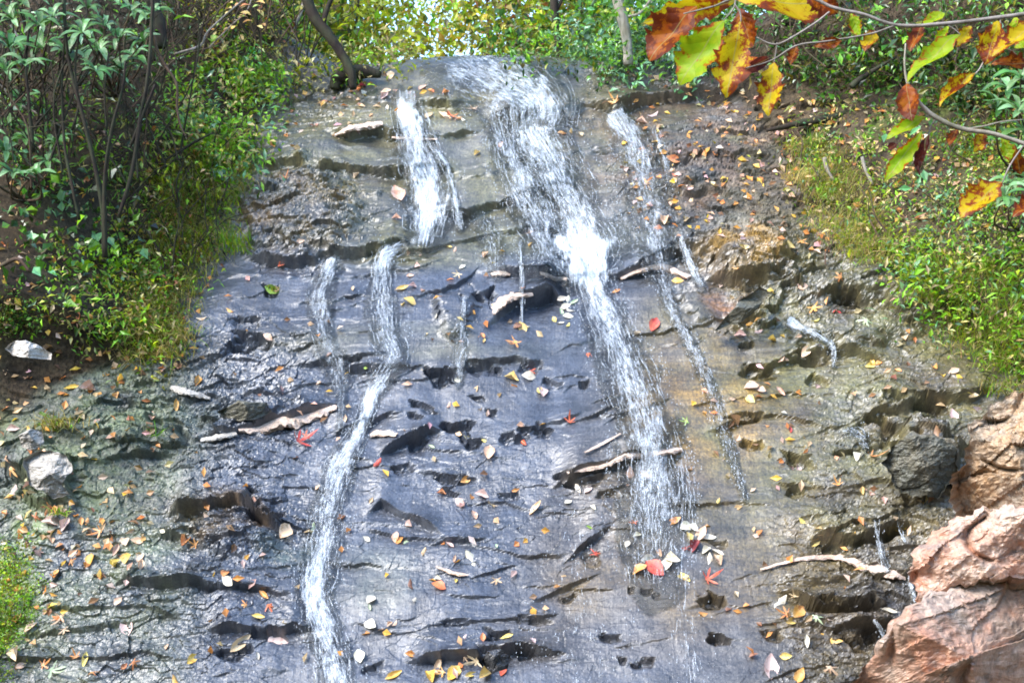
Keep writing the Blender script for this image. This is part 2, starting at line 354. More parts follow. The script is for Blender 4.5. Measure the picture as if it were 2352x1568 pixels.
k2 = np.random.default_rng(5)
for _ in range(150):                                                        # short cracks along the beds
    a, b, l = k2.uniform(450, 2200), k2.uniform(280, 1570), k2.uniform(25, 130); r = -0.13 + k2.normal(0, .12)
    LEDGES.append(([(a - l, b - r * l), (a, b + k2.normal(0, 4)), (a + l, b + r * l)], k2.uniform(.004, .016), k2.uniform(14, 40)))
for i, (pl, d, La) in enumerate(LEDGES):
    pl = np.array(pl, float); u0, u1 = pl[0, 0], pl[-1, 0]
    m = (U > u0 - 30) & (U < u1 + 30) & (V > pl[:, 1].min() - 4 * La) & (V < pl[:, 1].max() + 4 * La)
    um, vm, xm, sm = Uw[m], V[m], XX[m], SS[m]
    vl = np.interp(um, pl[:, 0], pl[:, 1]) + 10 * pn(xm * 5, sm * 2 + i * 3.7, 40 + i) + 3.5 * pn(xm * 17, sm * 6 + i * 1.3, 90 + i)
    dv = vm - vl; el_ = min(60, (u1 - u0) * .45); e = sst(u0 - 10, u0 + el_, um) * (1 - sst(u1 - el_, u1 + 10, um))
    mod = np.clip(0.75 + 0.8 * pn(xm * 3, sm * 3, 60 + i), 0.1, 1.4) * e * d
    # a broken edge: the step is a short slope, not one clean cut
    bl = (3 if La < 45 else 7) + 12 * np.clip(pn(xm * 6, sm * 6, 160 + i), 0, 1)
    up = mod * np.exp(np.minimum(dv, 0) / La); dn = -0.75 * mod * np.exp(-np.maximum(dv, 0) / (La * 0.75))
    k = sst(0, 1, dv / bl); H[m] += up * (1 - k) + dn * k

# pockets and holes: centre, half size, depth, tilt
POCKETS = [(580, 790, 46, 24, .13, .1), (565, 742, 34, 13, .07, .1), (622, 666, 18, 15, .08, 0), (1052, 980, 32, 20, .12, .1), (1082, 1016, 30, 15, .10, .2), (962, 935, 28, 10, .07, .4),
 (955, 963, 16, 8, .05, .2), (1132, 946, 16, 10, .06, 0), (1100, 912, 18, 9, .05, 0), (1205, 1000, 48, 14, .08, -.4), (1340, 886, 14, 12, .07, 0), (1270, 885, 18, 12, .06, .3), (420, 1002, 24, 18, .09, .4),
 (358, 975, 20, 16, .08, 0), (1640, 1382, 36, 15, .12, .2), (1655, 1470, 34, 13, .10, .3), (1405, 1466, 24, 9, .06, 0), (1130, 1510, 34, 20, .10, 0), (1205, 1500, 20, 10, .06, 0), (1135, 1458, 34, 14, .09, 0),
 (1230, 1428, 32, 8, .05, 0), (1045, 1430, 24, 7, .05, 0), (1310, 1370, 18, 8, .05, -.4), (1110, 680, 26, 20, .12, 0), (1010, 866, 40, 14, .12, .1), (1115, 845, 30, 12, .08, 0), (1215, 845, 24, 14, .07, 0),
 (1740, 856, 38, 17, .12, .1), (1870, 822, 46, 17, .12, 0), (1880, 874, 24, 14, .09, .4), (1712, 795, 16, 10, .07, 0), (1725, 1022, 26, 11, .09, .2), (1700, 962, 40, 9, .08, -.1), (1835, 1058, 32, 18, .13, .2),
 (1950, 1036, 30, 11, .10, 0), (2040, 985, 60, 42, .22, .3), (2055, 925, 22, 14, .10, 0), (2145, 932, 48, 16, .14, 0), (2010, 1028, 20, 14, .09, 0), (1980, 1310, 40, 18, .12, .2), (1940, 1400, 80, 16, .14, 0),
 (1780, 1460, 28, 14, .08, .2), (1990, 1470, 50, 28, .14, -.3), (1830, 1130, 28, 12, .08, .2), (1980, 690, 70, 20, .12, .1), (1940, 680, 26, 24, .10, .6), (960, 1015, 22, 18, .09, 0), (590, 1180, 46, 28, .12, .8),
 (605, 1455, 44, 12, .10, 0), (540, 1500, 36, 16, .08, 0), (1040, 1100, 34, 10, .06, 0), (930, 1080, 26, 9, .06, -.3), (1170, 1140, 20, 10, .05, 0), (1030, 1130, 22, 8, .06, .6), (1350, 1100, 60, 13, .10, -.1),
 (1390, 1135, 40, 12, .06, 0), (1300, 605, 26, 12, .09, 0), (1570, 580, 30, 16, .08, 0), (1925, 1180, 26, 12, .07, -.5), (2060, 1215, 40, 12, .09, -.5), (1650, 1250, 18, 8, .04, 0), (1360, 1285, 20, 14, .05, 0),
 (1490, 1360, 12, 8, .05, 0), (1450, 1358, 10, 8, .05, 0), (1510, 1370, 10, 10, .04, 0), (1430, 1518, 12, 10, .05, 0), (1480, 1530, 24, 14, .06, 0), (860, 1535, 24, 12, .05, 0), (2100, 1150, 30, 30, .07, .4),
 (785, 835, 40, 8, .06, 0), (690, 780, 20, 7, .04, 0), (330, 880, 30, 10, .05, 0), (80, 1130, 60, 20, .09, .1), (230, 1010, 40, 10, .06, 0), (500, 945, 20, 20, .06, 0), (1560, 690, 18, 8, .04, 0), (1840, 245, 90, 8, .08, -.1), (840, 165, 34, 22, .10, 0)]
PW1 = fbm(XX * 7, SS * 9, 150, 2, .45) + .35 * wfacet(XX * 14, SS * 18, 9); PW2 = fbm(XX * 7 + 31, SS * 9, 151, 2, .45) + .35 * wfacet(XX * 13 + 40, SS * 19, 10); PW3 = wfacet(XX * 22, SS * 22, 11)
for (cu, cv, ru, rv, d, rot) in POCKETS:                                    # steep roof, floor that runs out down the slope
    ru, rv = ru * .95, rv * .8
    m = (np.abs(U - cu) < 3 * ru + 20) & (np.abs(V - cv) < 4 * max(rv, ru * abs(math.sin(rot))) + 20)
    if not m.any(): continue
    du = U[m] - cu + 0.75 * ru * PW1[m]; dv = V[m] - cv + 0.9 * rv * PW2[m]
    c, sn = math.cos(rot), math.sin(rot); a1 = (du * c + dv * sn) / ru; b1 = (-du * sn + dv * c) / rv
    top = sst(-1.3, -0.5, b1 + 0.35 * a1 * a1); low = 1 - sst(-0.4, 1.9, b1)
    H[m] -= .58 * d * (.95 + .3 * PW3[m]) * top * low * (1 - sst(0.6, 1.15, np.sqrt(a1 * a1 + 0.35 * np.maximum(b1, 0) ** 2)))
# blocks that stand proud
for (cu, cv, ru, rv, d, rot) in [(1720, 595, 95, 50, .10, .1), (690, 490, 120, 95, .06, 0), (520, 1215, 110, 55, .06, .2), (2120, 1050, 80, 60, .14, .6), (1050, 720, 45, 45, .05, 0), (1650, 690, 80, 60, .03, 0),
                                 (1770, 690, 90, 22, .06, -.9), (590, 940, 80, 28, .06, -.1), (2200, 700, 160, 50, .05, 0), (2100, 690, 70, 40, .08, .3), (1960, 760, 120, 40, .05, 0), (250, 980, 120, 45, .05, 0),
                                 (90, 1080, 80, 40, .12, .1), (120, 1140, 50, 40, .08, .3), (2020, 1290, 70, 60, .04, -.3), (1900, 1420, 90, 16, .03, 0), (360, 1350, 110, 26, .03, 0)]:
    m = (np.abs(U - cu) < 2 * max(ru, rv) + 30) & (np.abs(V - cv) < 2 * max(rv, ru * abs(math.sin(rot))) + 30)
    H[m] += d * blob(U[m] + .5 * ru * PW1[m], V[m] + .5 * rv * PW2[m], cu, cv, ru, rv, 0.4, rot)

# zones of roughness
rough = 0.35 + 0.9 * blob(U, V, 690, 490, 150, 110, .4) + 0.6 * blob(U, V, 200, 1200, 480, 420, .4) + 0.6 * blob(U, V, 480, 900, 260, 160, .5) + 0.9 * blob(U, V, 560, 1210, 130, 70, .5)
rough += 0.8 * blob(U, V, 1750, 430, 300, 170, .4) + 0.8 * blob(U, V, 1900, 650, 260, 110, .5) + 0.6 * blob(U, V, 2080, 1050, 220, 260, .5) + 0.16 * blob(U, V, 1100, 1180, 350, 170, .5) + .1 * blob(U, V, 1100, 1500, 400, 90, .5)
rough += 0.7 * sst(1300, 1400, U) * (1 - sst(150, 250, V)) + 0.5 * (1 - sst(760, 900, U)) * (1 - sst(230, 380, V)) + .75 * sst(1720, 1900, U) * sst(1130, 1230, V)
rough = np.clip(rough, 0.25, 1.5) * infr + 1.0 * (1 - infr)
tl = XX * math.sin(R(-7)) + SS * math.cos(R(7))                             # beds climb a little to the right
brk = np.clip(0.2 + 1.6 * pn(XX * 0.9, SS * 2.1, 71), 0, 1.2)              # beds show here and there only
w = tl * 4.2 + 0.5 * fbm(XX * 0.9, SS * 0.9, 70, 3); saw = (w - np.floor(w))
H += (0.005 + 0.024 * np.maximum(rough - .35, 0)) * brk * (1 - saw) * np.minimum(saw * 14, 1)
w = tl * 14 + 0.8 * fbm(XX * 1.6, SS * 1.6, 74, 3); saw = (w - np.floor(w))
H += (0.0006 + 0.011 * np.maximum(rough - .35, 0)) * np.clip(0.1 + 1.5 * pn(XX * 1.7, SS * 4.1, 75), 0, 1.3) * (1 - saw) * np.minimum(saw * 8, 1)
rr = np.maximum(rough - 0.3, 0)
H += (0.3 + rr) * 0.022 * fbm(XX * 2.0, SS * 2.4, 80, 3, .45)
wx = XX + .05 * fbm(XX * 3, SS * 3, 181, 3); wy = SS + .05 * fbm(XX * 3 + 9, SS * 3, 182, 3); wy = wy - .12 * wx
H += rr * (.024 * wfacet(wx * 4.5, wy * 9, 1) + .013 * wfacet(wx * 10, wy * 20, 2)) + (.0004 + .006 * rr) * wfacet(wx * 24, wy * 42, 3) + .0008 * wfacet(wx * 7, wy * 24, 4)
H += 0.0025 * fbm(XX * 7, SS * 7, 95, 4, .5) + rr * .004 * fbm(XX * 32, SS * 38, 98, 3, .7)
P = base + H[..., None] * Nv

# own colour of the rock: slate, brown film, ochre algae, green algae, moss, soil
slate = np.array((0.038, 0.046, 0.066)); brown = np.array((0.088, 0.066, 0.036)); ochre = np.array((0.19, 0.115, 0.025)); olive = np.array((0.105, 0.098, 0.038))
moss = np.array((0.10, 0.17, 0.015)); soil = np.array((0.05, 0.036, 0.022)); galg = np.array((0.075, 0.10, 0.05))
Cc = np.broadcast_to(slate, (NR, NCOL, 3)).copy()
def paint(mask, c, jit=0.35, seed=1, f=3.0):
    global Cc
    k = mask > 0.003
    m = np.clip(mask[k] * (1 + jit * 2 * fbm(XX[k] * f, SS[k] * f, seed, 4)), 0, 1)[..., None]
    Cc[k] = Cc[k] * (1 - m) + np.array(c) * m
paint(0.8 * (1 - sst(380, 640, V)), (0.066, 0.060, 0.034), .45, 199, 2.0)
paint(0.75 * sst(1500, 1900, U), (0.072, 0.059, 0.030), .5, 198, 2.0)
paint(0.8 * (1 - sst(300, 520, U)), (0.062, 0.072, 0.044), .5, 197, 2.5)
bz = sst(1330, 1600, U + 0.35 * (V - 700)) * sst(600, 720, V) * (1 - sst(1350, 1600, V))
paint(0.75 * bz, brown, .4, 201)
paint(0.65 * blob(U, V, 1900, 900, 380, 330, .6), olive, .5, 205)
paint(0.8 * blob(U, V, 1700, 590, 110, 55, .5), ochre, .4, 207); paint(.7 * blob(U, V, 1680, 690, 60, 40, .5), (0.2, .09, .03), .5, 208)
paint(0.5 * blob(U, V, 1620, 950, 150, 130, .7), ochre, .6, 209, 5); paint(.6 * blob(U, V, 1900, 1330, 160, 70, .6), (0.10, 0.075, .03), .4, 210)
paint(0.6 * blob(U, V, 690, 480, 140, 100, .6), (0.11, 0.07, 0.03), .9, 211, 4); paint(.8 * blob(U, V, 1070, 225, 70, 18, .4), (0.17, .13, .03), .3, 212)
paint(0.45 * blob(U, V, 1000, 330, 420, 170, .6), olive, .7, 213, 2); paint(.5 * blob(U, V, 480, 1190, 130, 60, .5), (0.09, .06, .03), .9, 214, 5)
paint(0.5 * blob(U, V, 100, 950, 330, 170, .6), galg, .8, 216); paint(0.45 * blob(U, V, 150, 1230, 260, 180, .6), galg, .9, 217); paint(.6 * blob(U, V, 660, 1270, 60, 40, .5), (0.05, .075, .04), .4, 218)
paint(.6 * blob(U, V, 850, 1330, 110, 70, .6), (.075, .085, .07), .4, 219); paint(0.5 * blob(U, V, 1100, 560, 400, 50, .6), olive, .6, 220, 2); paint(0.5 * blob(U, V, 760, 370, 200, 22, .6), olive, .3, 221)
paint(0.45 * blob(U, V, 950, 790, 300, 40, .6), olive, .6, 222, 2)
paint(0.9 * blob(U, V, 10, 1370, 75, 110, .4), moss, .5, 230, 6); paint(.8 * blob(U, V, 70, 1220, 40, 30, .5), moss, .8, 231, 6); paint(.8 * blob(U, V, 30, 735, 70, 25, .5), moss, .5, 232, 6)
paint(0.9 * blob(U, V, 2260, 350, 150, 60, .5), moss, .6, 233, 5); paint(.5 * blob(U, V, 2120, 280, 200, 80, .6), moss, .9, 235, 5)
paint(0.55 * blob(U, V, 1650, 330, 330, 150, .5), (0.10, 0.07, .05), .8, 236, 5)
paint(0.95 * sst(-10, 60, lb - U), soil, .15, 240); paint(.9 * sst(-10, 80, U - rb), soil, .25, 241); paint(1 - infr, soil, .1, 242)
paint(.5 * (1 - sst(720, 820, U)) * (1 - sst(200, 330, V)), soil, .6, 243)
Cc = np.clip(Cc, 0.008, 0.8)
WET = np.clip(1 - 1.1 * sst(-20, 60, lb - U) - 1.1 * sst(-20, 80, U - rb) - (1 - infr) * 1.0 - .5 * blob(U, V, 1750, 400, 250, 150, .5), 0.05, 1)
WET *= 1 - 0.45 * blob(U, V, 130, 1000, 330, 200, .5)

idx = np.arange(NR * NCOL).reshape(NR, NCOL)
quads = np.stack([idx[:-1, :-1], idx[:-1, 1:], idx[1:, 1:], idx[1:, :-1]], -1).reshape(-1, 4)
me = npmesh('rock_face', P.reshape(-1, 3), quads, M['rock'], False, dict(col=Cc.reshape(-1, 3), wet=WET.ravel()))
rock = tag(link('rock_face', me), 'broad wet dark slab of layered rock under the waterfall', kind='structure')

# surface lookups: what a sight line meets, on the rock and on the (smoother) water level above it
def normals(Pg):
    a = np.gradient(Pg, axis=0); b = np.gradient(Pg, axis=1)
    n = np.cross(b, a); n /= np.linalg.norm(n, axis=-1, keepdims=True) + 1e-12; return n
class Look:
    B = 4; LU, LV = -300, -120; W, Hh = 740, 470
    def __init__(s, Pg):
        s.Pg = Pg.reshape(-1, 3); u, v, z = project(s.Pg)
        ok = (z > 1) & (u > s.LU) & (u < s.LU + s.W * s.B) & (v > s.LV) & (v < s.LV + s.Hh * s.B)
        ids = np.nonzero(ok)[0]; o = np.argsort(-z[ids]); ids = ids[o]
        s.map = np.full((s.Hh, s.W), -1, np.int64)
        s.map[((v[ids] - s.LV) // s.B).astype(int), ((u[ids] - s.LU) // s.B).astype(int)] = ids
        edge0 = s.map[:12].copy()
        for _ in range(10):
            hole = s.map < 0
            if not hole.any(): break
            for sh, ax in ((1, 0), (-1, 0), (1, 1), (-1, 1)):
                r = np.roll(s.map, sh, ax); f = (s.map < 0) & (r >= 0); s.map[f] = r[f]
            s.map[:12] = edge0                                  # nothing wraps round from the far side
    def __call__(s, u, v):
        j = np.clip(((np.asarray(u) - s.LU) // s.B).astype(int), 0, s.W - 1); i = np.clip(((np.asarray(v) - s.LV) // s.B).astype(int), 0, s.Hh - 1)
        return s.map[i, j]
surf = Look(P); NORM = normals(P).reshape(-1, 3); PF = P.reshape(-1, 3)
Hs = base + (H - 0)[..., None] * Nv
def smooth2(A, kr, kc):
    for k, ax in ((kr, 0), (kc, 1)):
        c = np.cumsum(np.concatenate([np.repeat(np.take(A, [0], ax), k + 1, ax), A, np.repeat(np.take(A, [-1], ax), k, ax)], ax), ax)
        n = A.shape[ax]; A = (np.take(c, range(2 * k + 1, 2 * k + 1 + n), ax) - np.take(c, range(0, n), ax)) / (2 * k + 1)
    return A
HW = H.copy()
for sh in (3, 6, 10, 15):                                                   # water leaps over drops: upper envelope from upslope
    HW = np.maximum(HW, np.roll(H, -sh, 0) - 0.004 * sh)
HW = smooth2(smooth2(HW, 5, 4), 4, 4); HW = np.maximum(HW, H + 0.004)
PW = base + HW[..., None] * Nv
wsurf = Look(PW); NORMW = normals(base + smooth2(HW, 6, 6)[..., None] * Nv).reshape(-1, 3); PWF = PW.reshape(-1, 3)
def ground(u, v):
    i = surf(u, v); return PF[i], NORM[i]

# the ground in front, out to the horizon
g = np.linspace(-1, 1, 60); gx, gy = np.meshgrid(np.sign(g) * np.abs(g) ** 2.2 * 400, np.sign(g) * np.abs(g) ** 2.2 * 400, indexing='ij')
gz = -0.35 + 0.05 * fbm(gx * .7, gy * .7, 300, 3)
gi = np.arange(3600).reshape(60, 60); gq = np.stack([gi[:-1, :-1], gi[1:, :-1], gi[1:, 1:], gi[:-1, 1:]], -1).reshape(-1, 4)
tag(link('ground', npmesh('ground', np.stack([gx, gy, gz], -1).reshape(-1, 3), gq, M['soil'])), 'dark forest ground at the foot of the falls', kind='structure')

# ------------------------------------------------------------------ generators: tubes, leaves, stones
def catmull(pts, n=6):
    p = np.asarray(pts, float); p = np.concatenate([[2 * p[0] - p[1]], p, [2 * p[-1] - p[-2]]]); out = []
    for i in range(1, len(p) - 2):
        t = np.linspace(0, 1, n, endpoint=False)[:, None]
        a, b, c, d = p[i - 1], p[i], p[i + 1], p[i + 2]
        out.append(0.5 * (2 * b + (c - a) * t + (2 * a - 5 * b + 4 * c - d) * t ** 2 + (3 * b - a - 3 * c + d) * t ** 3))
    return np.concatenate(out + [p[-2:-1]])
def tube_arrays(pts, rad, k=6, lump=0.0):
    pts = np.asarray(pts, float); n = len(pts); rad = np.interp(np.linspace(0, 1, n), np.linspace(0, 1, len(np.atleast_1d(rad))), np.atleast_1d(rad))
    T = np.gradient(pts, axis=0); T /= np.linalg.norm(T, axis=1, keepdims=True) + 1e-9
    ref = np.array((0.31, 0.2, 0.93)) if abs(T[:, 2]).mean() < 0.8 else np.array((0.9, 0.4, 0.1))
    A = np.cross(T, ref); A /= np.linalg.norm(A, axis=1, keepdims=True) + 1e-9; B = np.cross(T, A)
    th = np.linspace(0, 2 * np.pi, k, endpoint=False)
    rr = rad[:, None] * (1 + lump * rng.normal(0, 1, (n, k)))
    V = pts[:, None] + rr[..., None] * (np.cos(th)[None, :, None] * A[:, None] + np.sin(th)[None, :, None] * B[:, None])
    V = V.reshape(-1, 3); i = np.arange(n - 1)[:, None] * k; j = np.arange(k)[None]
    F = np.stack([i + j, i + (j + 1) % k, i + k + (j + 1) % k, i + k + j], -1).reshape(-1, 4)
    V = np.concatenate([V, pts[:1], pts[-1:]]); a, b = n * k, n * k + 1
    cap = [(a, (q + 1) % k, q, q) for q in range(0)]                        # ends taper to points instead of caps
    return V, F
def join(parts):
    Vs, Fs, o = [], [], 0
    for V, F in parts: Vs.append(V); Fs.append(F + o); o += len(V)
    return np.concatenate(Vs), np.concatenate(Fs)
def tube(name, pts, rad, mat, parent=None, k=6, n=6, lump=0.04, rel=None):
    pts = catmull(pts, n)
    r = np.atleast_1d(np.asarray(rad, float)); r = np.concatenate([[r[0]], r]) if len(r) == 1 else r
    V, F = tube_arrays(pts, r, k, lump)
    V[-2] = pts[0]; V[-1] = pts[-1]; n_ = len(pts)
    capA = np.array([(n_ * k, (q + 1) % k, q, q) for q in range(k)]); capB = np.array([(n_ * k + 1, (n_ - 1) * k + q, (n_ - 1) * k + (q + 1) % k, (n_ - 1) * k + (q + 1) % k) for q in range(k)])
    if rel is not None: V = V - rel
    me = bpy.data.meshes.new(name); fs = [tuple(map(int, f)) for f in F] + [tuple(map(int, c[:3])) for c in capA] + [tuple(map(int, c[:3])) for c in capB]
    me.from_pydata([tuple(v) for v in V], [], fs); me.polygons.foreach_set('use_smooth', np.ones(len(fs), bool)); me.materials.append(mat); me.update()
    return link(name, me, parent)

def unit(a): return a / (np.linalg.norm(a, axis=-1, keepdims=True) + 1e-9)
def leaf_arrays(pos, d, nrm, L, W, fold=0.18, droop=0.18):
    """four-triangle folded leaves; pos (n,3) stalk end, d direction, nrm upper side"""
    n = len(pos); d = unit(d); s = unit(np.cross(nrm, d)); nn = np.cross(d, s)
    L = np.broadcast_to(L, n)[:, None]; W = np.broadcast_to(W, n)[:, None]
    b = pos; m = pos + d * L * .5 - nn * W * fold * .4; tip = pos + d * L - nn * L * droop
    l = pos + d * L * .45 + s * W * .5 + nn * W * fold; r = pos + d * L * .45 - s * W * .5 + nn * W * fold
    V = np.stack([b, m, tip, l, r], 1).reshape(-1, 3); o = np.arange(n)[:, None] * 5
    F = np.concatenate([o + np.array(t) for t in ((0, 1, 3), (3, 1, 2), (0, 4, 1), (1, 4, 2))]); return V, F
def pick(pal, n, jit=0.25):
    pal = np.array([p[:3] for p in pal]); i = rng.integers(0, len(pal), n)
    return np.clip(pal[i] * (1 + jit * rng.normal(0, 1, (n, 1))) * (1 + .08 * rng.normal(0, 1, (n, 3))), 0.004, 0.8)
def leaf_mesh(name, pos, d, nrm, L, W, cols, mat, rel=None, **k):
    V, F = leaf_arrays(pos, d, nrm, L, W, **k)
    if rel is not None: V = V - rel
    return npmesh(name, V, F, mat, False, dict(col=np.repeat(cols, 5, 0)))
DKG, MDG, YLG, BLG, OLV, STR, LIM = (.026, .07, .012), (.075, .19, .016), (.28, .33, .014), (.13, .27, .13), (.15, .14, .02), (.50, .40, .18), (.18, .37, .02)
GLD, ORG, RUS = (.38, .26, .03), (.42, .17, .03), (.22, .08, .025)

def rand_dirs(n, up=0.4, out=None, spread=1.0):
    d = rng.normal(0, 1, (n, 3)) * spread
    if out is not None: d = d + out
    d[:, 2] += up; return unit(d)

# ------------------------------------------------------------------ running water
# path (u, v, width, foam 0..1); strands, droplets
def seg_param(u, v, pl):
    """distance across, distance along, width and foam for every (u, v) beside a polyline"""
    pl = np.array(pl, float); best = np.full(u.shape, 1e9); al = np.zeros(u.shape); ac = np.zeros(u.shape); wd = np.ones(u.shape); fm = np.zeros(u.shape); acc = 0
    for a, b in zip(pl[:-1], pl[1:]):
        e = b[:2] - a[:2]; L = np.hypot(*e); t = np.clip(((u - a[0]) * e[0] + (v - a[1]) * e[1]) / L ** 2, 0, 1)
        du = u - (a[0] + t * e[0]); dv = v - (a[1] + t * e[1]); w = a[2] + (b[2] - a[2]) * t
        q = np.hypot(du, dv) / w; k = q < best
        best[k] = q[k]; al[k] = (acc + t * L)[k]; ac[k] = ((du * e[1] - dv * e[0]) / L)[k]; wd[k] = w[k]; fm[k] = (a[3] + (b[3] - a[3]) * t)[k]; acc += L
    return best, al, ac, fm
def stream(pl, label, n_str=0, n_drop=0, strand_len=(0.03, 0.12), film=True, name='water_stream', r=(0.0006, 0.0018)):
    pl = [tuple(p) for p in catmull(np.array(pl, float), 5)]; A = np.array(pl); par = None
    if film:
        wmax = A[:, 2].max() * .5 + 10
        m = (U > A[:, 0].min() - wmax) & (U < A[:, 0].max() + wmax) & (V > A[:, 1].min() - wmax) & (V < A[:, 1].max() + wmax)
        rr, cc = np.nonzero(m); r0, r1, c0, c1 = rr.min(), rr.max() + 1, cc.min(), cc.max() + 1
        Ug, Vg = project(PW[r0:r1, c0:c1].reshape(-1, 3))[:2]
        q, al, ac, fm = seg_param(Ug, Vg, [(p[0], p[1], max(p[2], 6) * .5, p[3]) for p in pl])
        xs, sg = XX[r0:r1, c0:c1].ravel(), SS[r0:r1, c0:c1].ravel()
        edge = q + 0.34 * fbm(xs * 8, sg * 3.5, 400 + len(pl), 4, .65)
        foam = fm * (1 - sst(0.25, 1.05, edge))
        keep = (edge < 1.15).reshape(r1 - r0, c1 - c0); i2 = np.arange(keep.size).reshape(keep.shape)
        fq = keep[:-1, :-1] & keep[1:, :-1] & keep[:-1, 1:] & keep[1:, 1:]
        F = np.stack([i2[:-1, :-1], i2[:-1, 1:], i2[1:, 1:], i2[1:, :-1]], -1)[fq]
        used, F = np.unique(F, return_inverse=True); F = F.reshape(-1, 4)
        lift = 0.004 + 0.014 * foam + 0.010 * foam * fbm(xs * 22, sg * 9, 410, 3, .6)
        Vx = PW[r0:r1, c0:c1].reshape(-1, 3) + lift[:, None] * Nv
        sc = 0.0026
        me = npmesh(name, Vx[used], F, M['film'], True, dict(foam=foam[used]), uv=np.stack([ac[used] * sc, al[used] * sc], -1))
        par = tag(link(name, me), label, kind='structure')
    # strands of white water, thinner towards both ends
    L = np.concatenate([[0], np.cumsum(np.hypot(*np.diff(A[:, :2], axis=0).T))])
    def sample(n, wsp=0.42):
        dens = A[:, 3] * np.sqrt(A[:, 2]); cd = np.concatenate([[0], np.cumsum((dens[1:] + dens[:-1]) * .5 * np.diff(L))])
        t = np.interp(rng.uniform(0, cd[-1], n), cd, L)
        return t, np.clip(rng.normal(0, wsp * .6, n), -.55, .55)
    def pos(t, x):
        u = np.interp(t, L, A[:, 0]); v = np.interp(t, L, A[:, 1]); w = np.interp(t, L, A[:, 2])
        tu = np.interp(t + 3, L, A[:, 0]) - np.interp(t - 3, L, A[:, 0]); tv = np.interp(t + 3, L, A[:, 1]) - np.interp(t - 3, L, A[:, 1]); h = np.hypot(tu, tv) + 1e-6
        return u + tv / h * w * x, v - tu / h * w * x
    if n_str:
        t, x = sample(n_str); K = 7; parts = []
        ln = rng.uniform(*strand_len, n_str) * 360
        tt = t[:, None] + np.linspace(0, 1, K)[None] * ln[:, None]
        xx = x[:, None] + np.cumsum(rng.normal(0, .010, (n_str, K)), 1) + 0.012 * np.sin(tt * .09 + x[:, None] * 40)
        ok = tt[:, -1] < L[-1] + 10; tt, xx = tt[ok], xx[ok]; n = len(tt)
        u, v = pos(tt, xx); i = wsurf(u, v); Qs = np.abs(np.diff(PWF[i], axis=1)).max((1, 2)); gd = (i >= 0).all(1) & (Qs < .25); i = i[gd]; n = len(i)
        lift = 0.006 + np.abs(rng.normal(0, .008, (n, 1))) + .004 * rng.normal(0, 1, (n, K))
        Q = PWF[i] + lift[..., None] * Nv
        Q[:, 1:-1] = .25 * Q[:, :-2] + .5 * Q[:, 1:-1] + .25 * Q[:, 2:]
        T = unit(np.gradient(Q, axis=1)); Aa = unit(np.cross(T, Nv)); Bb = np.cross(T, Aa)
        rad = rng.uniform(*r, (n, 1)) * np.array([.12, .7, 1, .9, 1, .6, .1])[None] * rng.uniform(.6, 1.4, (n, K))
        th = np.arange(3) * 2 * np.pi / 3
        Vx = Q[:, :, None] + rad[..., None, None] * (np.cos(th)[:, None] * Aa[:, :, None] + np.sin(th)[:, None] * Bb[:, :, None])
        o = (np.arange(n) * K * 3)[:, None, None] + (np.arange(K - 1) * 3)[None, :, None]; j = np.arange(3)[None, None]
        F = np.stack([o + j, o + (j + 1) % 3, o + 3 + (j + 1) % 3, o + 3 + j], -1).reshape(-1, 4)
        ob = link('water_strands', npmesh('water_strands', Vx.reshape(-1, 3), F, M['strand']), par)
        ob['kind'] = 'structure' if par is None else 'stuff'
        if par is None: ob.name = name; ob['label'] = label; par = ob
    if n_drop:
        t, x = sample(n_drop, .8); x = np.clip(x * 1.3, -1, 1); u, v = pos(t, x); u = u + rng.normal(0, 6, n_drop); v = v + rng.normal(0, 6, n_drop); i = wsurf(u, v)
        Q = PWF[i] + (0.006 + np.abs(rng.normal(0, .014, n_drop)))[:, None] * Nv
        sz = (rng.uniform(.0008, .0030, n_drop) ** 1.0)[:, None, None]
        oc = np.array([(1, 0, 0), (-1, 0, 0), (0, 1, .4), (0, -1, -.4), (0, 0, 2.2), (0, -.3, -2.2)]); Vx = (Q[:, None] + oc[None] * sz).reshape(-1, 3)
        f = np.array([(0, 2, 4), (2, 1, 4), (1, 3, 4), (3, 0, 4), (2, 0, 5), (1, 2, 5), (3, 1, 5), (0, 3, 5)])
        F = (np.arange(n_drop)[:, None, None] * 6 + f[None]).reshape(-1, 3)
        ob = link('droplets', npmesh('droplets', Vx, F, M['strand']), par); ob['kind'] = 'stuff' if par is not None else 'structure'
    return par

stream([(1035, 142, 130, .45), (1075, 158, 170, .55), (1135, 184, 180, .58), (1195, 214, 195, .66), (1230, 245, 200, .72), (1225, 275, 170, .5), (1228, 310, 150, .68), (1262, 370, 135, .62), (1295, 440, 135, .6), (1330, 510, 140, .68), (1345, 560, 170, 1),
        (1350, 600, 160, .95), (1352, 640, 84, .9), (1375, 700, 84, .72), (1410, 780, 100, .66), (1445, 870, 115, .6), (1475, 960, 120, .55), (1490, 1020, 130, .72), (1495, 1080, 140, .7), (1500, 1160, 140, .55), (1500, 1260, 130, .4), (1505, 1340, 110, .2)],
       'wide white main stream running from the lip down the middle of the rock face', 1900, 3400)
stream([(930, 228, 60, .6), (935, 262, 75, 1), (950, 310, 80, .9), (965, 370, 95, .7), (985, 430, 105, .85), (985, 490, 100, .95), (975, 540, 90, .7)], 'white upper left stream spilling over the ledge below the lip', 560, 600)
